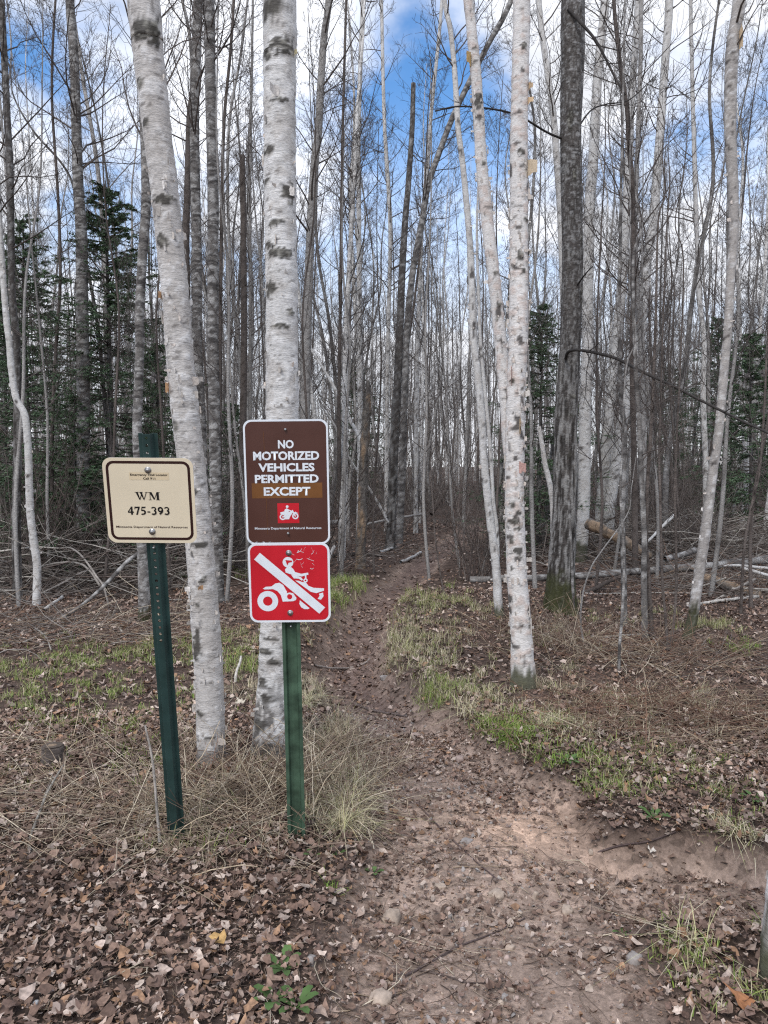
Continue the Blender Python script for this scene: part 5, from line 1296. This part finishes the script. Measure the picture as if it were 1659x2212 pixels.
# ------------------------------------------------------------------ fallen sticks and logs, one object each
WHT, GRW, DRK, TNW = (.47, .44, .40), (.27, .245, .22), (.085, .068, .058), (.40, .29, .19)
def stick(name, label, cat, pts, w, col, lift=None, top=None, seed=1, S=8, twigs=0, kind=None, Y=None):
    """a fallen piece along (u, v) points lying on the ground; lift = height of each point above the ground, Y = its depths if it rises clear"""
    rg = np.random.default_rng(seed)
    n0 = len(pts); P = []
    for k, (u, v) in enumerate(pts):
        if Y is not None:
            yy = Y[0] + (Y[1] - Y[0]) * k / (n0 - 1); p = at(u, v, yy)
        else:
            p = ground_at(u, v)
        P.append(p)
    P = np.array(P); w0, w1 = w if isinstance(w, tuple) else (w, w)
    rd = np.linspace(w0, w1, n0) * P[:, 1] / F / 2
    if Y is None: P[:, 2] = gz(P[:, 0], P[:, 1]) + rd * .8 + .004 + (np.array(lift) if lift is not None else 0)
    n = max(10, int(np.linalg.norm(P[-1] - P[0]) / .03)); n = min(n, 90)
    PP = catmull(np.concatenate([P, rd[:, None]], 1), n); T = PP[:, :3]; Rd = PP[:, 3]
    T = T + np.cumsum(rg.normal(0, .0012, T.shape), 0) * (Rd[:, None] / .02 + .3)
    org = T[0].copy()
    acc = Acc()
    if kind:
        trunk_mesh(acc, T, Rd, max(S, 10), kind, seed)
        m = M_BIRCH if 'birch' in kind else M_WOOD
    else:
        s_ = np.linspace(0, 1, n)[:, None] * 12; a = np.arange(S) / S * 2 * PI
        tubes(acc, T, Rd * (1 + .18 * (vn(np.linspace(0, 9, n), seed, 0) - .5)), S, np.array(col)[None, None] * (.7 + .6 * vn(np.linspace(0, 22, n), seed * 3.3, 0)[None, :, None]))
        m = M_WOOD
    if twigs:
        P2, k, t = sub(T[None], rg, twigs, .12, .35, .5, 1.0, 6, .2, .12, .1)
        tubes(acc, P2, np.linspace(1, .4, 6)[None] * np.full((len(P2), 1), max(.0015, Rd.min() * .45)), 4, col)
    o = link(name, acc.mesh(name, m, True, org), None, org)
    return tag(o, label, cat)
STICKS = [
 ('fallen_log', 'long grey fallen log lying across behind the mossy tree', 'log', [(1015, 1252), (1120, 1248), (1234, 1243), (1330, 1238), (1420, 1230), (1500, 1224), (1590, 1214), (1670, 1206), (1760, 1198)], (14, 19), GRW, None, 'mottled', (10.6, 10.2), 0),
 ('fallen_log', 'rotten orange-brown log slanting under the grey log at right', 'log', [(1500, 1245), (1545, 1256), (1590, 1270), (1640, 1288)], (20, 26), TNW, None, 'wood', (9.9, 9.3), 0),
 ('fallen_log', 'broken tan log with torn end beside the white birch foot', 'log', [(1272, 1132), (1300, 1142), (1335, 1160), (1370, 1182), (1405, 1202)], (26, 18), TNW, None, 'wood', (12.8, 11.6), 0),
 ('fallen_branch', 'pale barkless branch on the leaves by the crooked birch', 'branch', [(1505, 1308), (1545, 1303), (1590, 1298), (1636, 1293)], 7, WHT, None, None, None, 0),
 ('fallen_branch', 'long thin grey branch slanting up to the right edge', 'branch', [(1459, 1339), (1510, 1312), (1570, 1281), (1632, 1249)], (4, 6), GRW, None, None, (8.6, 9.2), 0),
 ('fallen_branch', 'upper white birch branch poking in at the right edge', 'branch', [(1560, 1222), (1610, 1222), (1662, 1228), (1720, 1236)], 6, WHT, None, 'thin_birch', (9.9, 9.6), 0),
 ('fallen_branch', 'lower white birch branch poking in at the right edge', 'branch', [(1600, 1226), (1635, 1236), (1670, 1246), (1730, 1262)], 7, WHT, None, 'thin_birch', (9.6, 9.4), 0),
 ('fallen_branch', 'short white birch branch propped behind the young banded trunk', 'branch', [(1395, 1174), (1412, 1156), (1432, 1136), (1456, 1112)], (5, 7), WHT, None, 'thin_birch', (11.4, 11.9), 0),
 ('fallen_log', 'short mossy grey log above the long fallen log', 'log', [(1435, 1208), (1465, 1198), (1502, 1184)], 13, GRW, None, 'mottled', (10.9, 11.3), 0),
 ('fallen_branch', 'dark rotten limb leaning from the mossy tree foot to the long log', 'branch', [(1248, 1284), (1280, 1272), (1310, 1256), (1348, 1240)], (11, 8), DRK, None, None, (9.0, 10.0), 0),
 ('fallen_branch', 'arched pale stick in front of the young banded trunk', 'branch', [(1300, 1380), (1340, 1376), (1376, 1374), (1402, 1374), (1416, 1390), (1420, 1402)], 4, WHT, None, None, None, 0),
 ('fallen_branch', 'pale slanting stick among red-brown weeds on the right bank', 'branch', [(1275, 1376), (1310, 1390), (1352, 1408), (1392, 1432), (1432, 1456)], (5, 4), (.42, .36, .30), None, None, None, 2),
 ('fallen_branch', 'peeling grey branch propped up from the ground left of the cream sign post', 'branch', [(118, 1342), (160, 1318), (205, 1282), (240, 1248), (270, 1216), (296, 1192)], (7, 9), (.30, .27, .24), None, 'mottled', (7.5, 8.1), 0),
 ('fallen_log', 'dark log with pale upper side slanting up behind the left brush', 'log', [(45, 1154), (95, 1128), (140, 1102), (180, 1080), (230, 1056), (260, 1044)], (8, 7), DRK, None, 'mottled', (10.8, 10.4), 0),
 ('fallen_log', 'pale-topped log low at the left edge behind the brush', 'log', [(-30, 1244), (5, 1236), (40, 1230), (72, 1223)], 9, GRW, None, 'grey', (9.9, 9.6), 0),
 ('fallen_branch', 'long thin branch resting across the left brush pile', 'branch', [(86, 1284), (110, 1272), (135, 1260), (165, 1242), (200, 1228)], 4, GRW, None, None, (8.6, 9.0), 3),
 ('fallen_branch', 'short white birch stick below the elbow birch', 'branch', [(94, 1322), (112, 1308), (134, 1294)], 7, WHT, None, 'thin_birch', None, 0),
 ('fallen_branch', 'pale bowed branch lying on leaves left of the cream sign post', 'branch', [(40, 1395), (83, 1377), (121, 1366), (160, 1360), (201, 1355), (250, 1354), (266, 1368)], (5, 4), (.40, .36, .31), None, None, None, 3),
 ('fallen_branch', 'grey branch pointing towards the left edge below the brush', 'branch', [(5, 1330), (45, 1345), (75, 1362), (100, 1385), (110, 1410)], (4, 3), GRW, None, None, None, 2),
 ('fallen_branch', 'thin arching sapling bent over the left brush pile', 'branch', [(82, 1228), (110, 1218), (150, 1214), (172, 1217), (188, 1226), (204, 1244), (217, 1264)], (4, 5), GRW, None, None, (9.2, 8.6), 0),
 ('fallen_branch', 'steep arching sapling above the bent one in left brush', 'branch', [(120, 1186), (148, 1183), (168, 1194), (188, 1218), (206, 1246), (222, 1270), (238, 1330)], (3, 5), GRW, None, None, (9.2, 8.4), 0),
 ('fallen_branch', 'white stick leaning upright behind the front birches', 'branch', [(508, 1476), (511, 1450), (518, 1432), (520, 1418)], (6, 5), WHT, None, None, (5.35, 5.5), 0),
 ('fallen_branch', 'white broken stub showing right of the red sign', 'branch', [(708, 1216), (714, 1198), (722, 1180)], (8, 7), WHT, None, 'thin_birch', (11.2, 11.4), 0),
 ('fallen_branch', 'nearer of two white birch pieces beside the far trail', 'branch', [(866, 1217), (885, 1212), (909, 1199)], 6, WHT, None, 'thin_birch', None, 0),
 ('fallen_branch', 'farther of two white birch pieces beside the far trail', 'branch', [(820, 1196), (836, 1191), (853, 1184)], 6, WHT, None, 'thin_birch', None, 0),
 ('fallen_log', 'dark rotten log at the foot of the tan snag', 'log', [(705, 1206), (745, 1202), (785, 1202), (825, 1204)], 9, DRK, None, None, None, 0),
 ('fallen_log', 'thin grey log lying across behind the tan snag', 'log', [(790, 1133), (830, 1125), (870, 1118), (916, 1112)], 5, GRW, None, 'grey', (16.9, 17.5), 0),
 ('fallen_log', 'dark stub leaning left near the far end of the trail', 'log', [(930, 1110), (945, 1088), (957, 1068), (968, 1048)], (10, 8), DRK, None, None, (21, 21.6), 0),
 ('fallen_log', 'grey log low between red sign and tan snag', 'log', [(650, 1134), (700, 1130), (748, 1124)], 11, GRW, None, 'grey', (15, 15.4), 0),
 ('leaning_birch', 'thick dead white birch leaning left into the tan snag', 'birch', [(782, 960), (770, 930), (755, 900), (738, 862), (722, 835), (702, 800), (682, 770), (662, 735)], (8, 6), WHT, None, 'thin_birch', (14.0, 14.8), 0),
 ('leaning_birch', 'thin dead white birch leaning from ground beside the dark broken trunk', 'birch', [(838, 1128), (815, 1085), (795, 1050), (773, 1016), (745, 970), (720, 915), (702, 888), (688, 858)], (6, 4), WHT, None, 'thin_birch', (14.6, 14.0), 0),
 ('fallen_twig', 'long dark twig curving over the bare dirt in front', 'twig', [(875, 2112), (930, 2082), (985, 2050), (1030, 2032), (1085, 2010), (1132, 1986)], (5, 3), (.10, .075, .07), None, None, None, 3),
 ('fallen_twig', 'dark straight twig slanting down the trail centre', 'twig', [(900, 1738), (945, 1785), (985, 1825), (1030, 1868), (1076, 1908)], (4, 3), (.11, .08, .075), None, None, None, 2),
 ('fallen_twig', 'low dark twig near the bottom of the dirt', 'twig', [(905, 2100), (960, 2112), (1020, 2128), (1095, 2122)], (4, 2), (.10, .075, .065), None, None, None, 1),
 ('fallen_twig', 'dark twig lying across the reddish bare patch', 'twig', [(1290, 1846), (1340, 1832), (1400, 1822), (1462, 1800)], (5, 3), (.09, .065, .06), None, None, None, 2),
 ('fallen_twig', 'wavy dark twig left of the tan cobble', 'twig', [(640, 1950), (680, 1950), (715, 1952), (748, 1964)], (5, 3), (.09, .07, .065), None, None, None, 0),
 ('fallen_twig', 'pale stick entering at the left edge of the leaf carpet', 'twig', [(-20, 1950), (30, 1953), (70, 1956), (122, 1966)], (5, 4), (.52, .46, .39), None, None, None, 0),
 ('fallen_twig', 'grey twig slanting up from the left edge below the pale stick', 'twig', [(-20, 2006), (40, 1990), (100, 1972), (150, 1956), (206, 1932)], (4, 3), (.17, .14, .12), None, None, None, 2),
 ('fallen_branch', 'rotting dark branch with orange wood at the lower left', 'branch', [(48, 2124), (75, 2104), (105, 2084), (140, 2074), (180, 2070), (218, 2064)], (17, 14), (.14, .105, .085), None, None, None, 0),
 ('fallen_branch', 'white birch stick lying between the two sign posts', 'branch', [(396, 1748), (420, 1746), (450, 1738), (482, 1724)], (8, 6), WHT, None, 'thin_birch', None, 0),
 ('fallen_branch', 'pale birch stick left of the right post foot', 'branch', [(500, 1716), (540, 1702), (580, 1700), (602, 1700)], (6, 5), (.46, .42, .38), None, None, None, 0),
 ('fallen_twig', 'pale barkless twig on leaves in front of the right post', 'twig', [(576, 1854), (610, 1861), (640, 1866), (672, 1872)], (6, 4), (.46, .38, .30), None, None, None, 0),
 ('fallen_branch', 'curved branch lying in the trail hollow', 'branch', [(680, 1440), (710, 1446), (750, 1446), (785, 1436), (800, 1424)], (5, 4), (.30, .26, .23), None, None, None, 0),
 ('fallen_branch', 'dark flat branch on the left side of the trail bend', 'branch', [(768, 1526), (800, 1536), (840, 1544), (880, 1550)], (7, 4), (.14, .11, .10), None, None, None, 0),
 ('fallen_twig', 'lichen-spotted grey twig rising left of the cream sign post', 'twig', [(66, 1850), (64, 1828), (85, 1778), (108, 1736), (140, 1700)], (7, 4), (.25, .23, .20), [.01, .01, .03, .06, .1], None, None, 3),
]
for i, (nm, lab, cat, pts, w, col, lift, kd, Yd, tw_) in enumerate(STICKS):
    stick(nm, lab, cat, pts, w, col, lift, None, 900 + i, 8, tw_, kd, Yd)
# broken tree stakes: grey weathered stalk by the left post
stick('dead_stalk', 'grey upright dead stalk just left of the cream sign post', 'stalk', [(345, 1818), (339, 1740), (332, 1660), (324, 1610), (315, 1566)], (7, 4), (.33, .30, .27), None, None, 960, 7, 0, None, (b1[1] - .05, b1[1] - .02))

# ------------------------------------------------------------------ stump
p = ground_at(112, 1650); a = Acc()
T = np.array([p + [0, 0, -.08], p + [0, 0, .0], p + [0.004, 0, .05], p + [.006, 0, .085], p + [.006, 0, .088]]); T = catmull(T, 18)
trunk_mesh(a, T, np.linspace(.062, .05, 18), 18, 'brown', 970, amp=2)
st = empty('stump', p, 'small dark cut stump in the grass left of the cream sign post', 'stump'); link('trunk', a.mesh('trunk', M_BARK, True, p), st)
top = Acc(); k = np.arange(18) / 18 * 2 * PI; q = p + [.006, 0, .094]
top.add(np.concatenate([[q], q + np.stack([np.cos(k), np.sin(k), 0 * k], -1) * .047]), None, [(0, 1 + i, 1 + (i + 1) % 18) for i in range(18)], (.10, .08, .065))
link('cut_face', top.mesh('cut_face', M_WOOD, False, p), st)

# ------------------------------------------------------------------ stones
def stone(label, u, v, w, h, col, seed, name='stone'):
    rg = np.random.default_rng(seed); p = ground_at(u, v + h * .35); k = p[1] / F
    rx, rz = w * k / 2, h * k / 2 * 1.25
    n, m = 12, 16
    th = np.linspace(0, PI, n)[:, None]; ph = np.arange(m)[None] / m * 2 * PI
    X, Y_, Z = np.sin(th) * np.cos(ph), np.sin(th) * np.sin(ph), np.cos(th) + 0 * ph
    rr = .55 + .9 * fbm(X * 1.7 + seed, Y_ * 1.7, Z * 1.7, seed, 3)
    sq = lambda t: np.sign(t) * np.abs(t) ** .62
    V = np.stack([sq(X) * rx * rr, sq(Y_) * rx * .85 * rr, sq(Z) * rz * rr], -1).reshape(-1, 3)
    i = np.arange(n - 1)[:, None] * m; j = np.arange(m)[None]; j2 = (j + 1) % m
    a = Acc(); a.add(V, np.stack([i + j, i + m + j, i + m + j2, i + j2], -1).reshape(-1, 4), None, np.array(col) * (.85 + .3 * fbm(V[:, 0] * 40, V[:, 1] * 40, V[:, 2] * 40, seed)[:, None]))
    o = link(name, a.mesh(name, M_STONE, True), None, (p[0], p[1], float(gz(p[0], p[1])) + rz * .12)); o.rotation_euler = (rg.normal(0, .1), rg.normal(0, .12), rg.uniform(0, 6))
    return tag(o, label, 'stone')
TANS, GRYS, PNK = (.40, .32, .255), (.30, .27, .25), (.34, .26, .225)
for i, (lab, u, v, w, h, c) in enumerate([
    ('large rounded tan cobble left of the bare dirt', 846, 1977, 40, 36, TANS), ('flat pink-grey stone among leaves in front of the right post', 574, 2022, 38, 25, PNK), ('small round grey stone lower right of the flat pink-grey one', 672, 2072, 24, 20, GRYS),
    ('broad pale stone half buried at the bottom edge', 822, 2154, 52, 28, TANS), ('oblong tan stone in the middle of the dirt', 1072, 1930, 38, 20, TANS), ('round grey stone at the trail bend beside the green tufts', 992, 1640, 20, 18, PNK),
    ('pale pink stone in the grass of the right bank', 1477, 1634, 40, 17, PNK), ('small block-like stone right of the oblong tan one', 1156, 1932, 13, 18, TANS), ('tan angular stone below the block-like one', 1226, 1964, 28, 15, TANS),
    ('low tan stone left of the oblong one', 951, 1914, 24, 14, TANS), ('small pale stone beside the long dark twig', 1102, 2044, 20, 14, TANS), ('grey stone near the bottom of the bare dirt', 1090, 2154, 18, 14, GRYS), ('pale pebble on the red-brown bare patch', 1276, 1840, 12, 9, TANS),
    ('pair-sized grey pebble at the left rim of the bare patch', 1008, 1816, 26, 10, GRYS), ('dark stone at the shaded lip of the side branch', 1370, 2068, 32, 22, GRYS), ('pinkish stone at the upper trail by the bend', 900, 1588, 22, 12, PNK), ('grey stone in the trail below the curved branch', 830, 1462, 18, 9, GRYS), ('white chip of stone on leaves at the lower left', 78, 2165, 14, 8, (.7, .68, .66))]):
    stone(lab, u, v, w, h, c, 1000 + i)
peb = Acc(); rg = np.random.default_rng(99)
n = 7000; y = rg.uniform(1.5, 5.2, n); x = np.interp(y, TR[:, 0], TR[:, 1]) + rg.normal(0, .5, n) * np.interp(y, TR[:, 0], TR[:, 2])
k = low_mask(x, y) > .4; x, y = x[k], y[k]; n = len(x)
ico = np.array([(0, 0, 1), (.9, 0, .4), (.28, .85, .4), (-.72, .53, .4), (-.72, -.53, .4), (.28, -.85, .4), (.8, .4, -.3), (-.3, .8, -.3), (-.9, -.1, -.3), (0, -.9, -.3)])
it = np.array([(0, 1, 2), (0, 2, 3), (0, 3, 4), (0, 4, 5), (0, 5, 1), (1, 6, 2), (2, 6, 7), (2, 7, 3), (3, 7, 8), (3, 8, 4), (4, 8, 9), (4, 9, 5), (5, 9, 1), (1, 9, 6)])
sz = .0018 + .010 * rg.random(n) ** 5; M = euler(rg.uniform(0, 6, n), rg.uniform(0, 6, n), rg.uniform(0, 6, n))
V = ((ico[None] * rg.uniform(.7, 1.3, (n, 10, 1)) * sz[:, None, None] * np.array([1.2, 1, .7])) @ np.swapaxes(M, 1, 2)) + np.stack([x, y, gz(x, y) + sz * .25], -1)[:, None]
pc = np.array([TANS, GRYS, PNK, (.26, .17, .13)])[rg.integers(0, 4, n)] * rg.uniform(.7, 1.25, (n, 1))
peb.add(V.reshape(-1, 3), None, (it[None] + (np.arange(n) * 10)[:, None, None]).reshape(-1, 3), np.repeat(pc, 10, 0))
tag(link('gravel', peb.mesh('gravel', M_STONE, True)), 'small gravel and grit on the bare dirt of the trail', 'gravel', kind='stuff')

# ------------------------------------------------------------------ small green plants with leaves of their own
def plant(label, u, v, n, L, seed, width=.22, upness=.35, col=(.075, .13, .04)):
    rg = np.random.default_rng(seed); p = ground_at(u, v); p[2] = float(gz(p[0], p[1]))
    e = empty('dandelion_plant' if width > .15 else 'weed_plant', p, label, 'plant', 'small green plants on the forest floor')
    for k in range(n):
        a = 2 * PI * k / n + rg.normal(0, .25); l = L * rg.uniform(.6, 1.15); w = l * width; m = 8
        t = np.linspace(0, 1, m); half = w * (np.sin(t * PI * .93 + .1) ** .8) * (1 - .25 * (np.arange(m) % 2)) * (.35 + .65 * t); half[-1] = .0005
        r = l * t * (1 - .15 * t); z = l * upness * np.sin(t * PI * .62) + .004
        d = np.array([math.cos(a), math.sin(a), 0]); sd = np.array([-d[1], d[0], 0])
        C = d[None] * r[:, None] + np.array([0, 0, 1.])[None] * z[:, None]
        V = np.stack([C - sd * half[:, None] + [0, 0, .15] * half[:, None], C, C + sd * half[:, None] + [0, 0, .15] * half[:, None]], 1).reshape(-1, 3)
        i = np.arange(m - 1)[:, None] * 3 + np.arange(2)[None]
        acc = Acc(); acc.add(V, np.stack([i, i + 1, i + 4, i + 3], -1).reshape(-1, 4), None, np.array(col) * rg.uniform(.8, 1.25))
        link('leaf', acc.mesh('leaf', M_GRASS, True), e)
for i, (lab, u, v, n, L, w) in enumerate([
    ('dandelion rosette on the lip of the right bank', 1412, 1772, 8, .10, .20), ('leafy green weed among brown leaves at bottom, left of the cobble', 615, 2100, 7, .085, .24), ('low green rosette near the bottom edge', 588, 2168, 7, .075, .24),
    ('green rosette touching the bottom edge right of the low one', 640, 2182, 6, .075, .22), ('two-leaved green sprout right of the right post foot', 678, 1852, 3, .05, .3), ('small green sprout farther right of the right post', 728, 1850, 3, .05, .34), ('creeping green sprout beside the trail edge', 808, 1890, 4, .04, .34),
    ('green rosette at the trail rim under the grass tufts', 1225, 1652, 8, .09, .16), ('small weed beside the tuft at right edge', 1632, 1735, 7, .08, .18), ('small green sprout by the shaded lip in front', 1345, 2020, 4, .045, .2)]):
    plant(lab, u, v, n, L, 1100 + i, w)
# pale leaves still hanging on the sapling behind the trail are scraps of its own crown
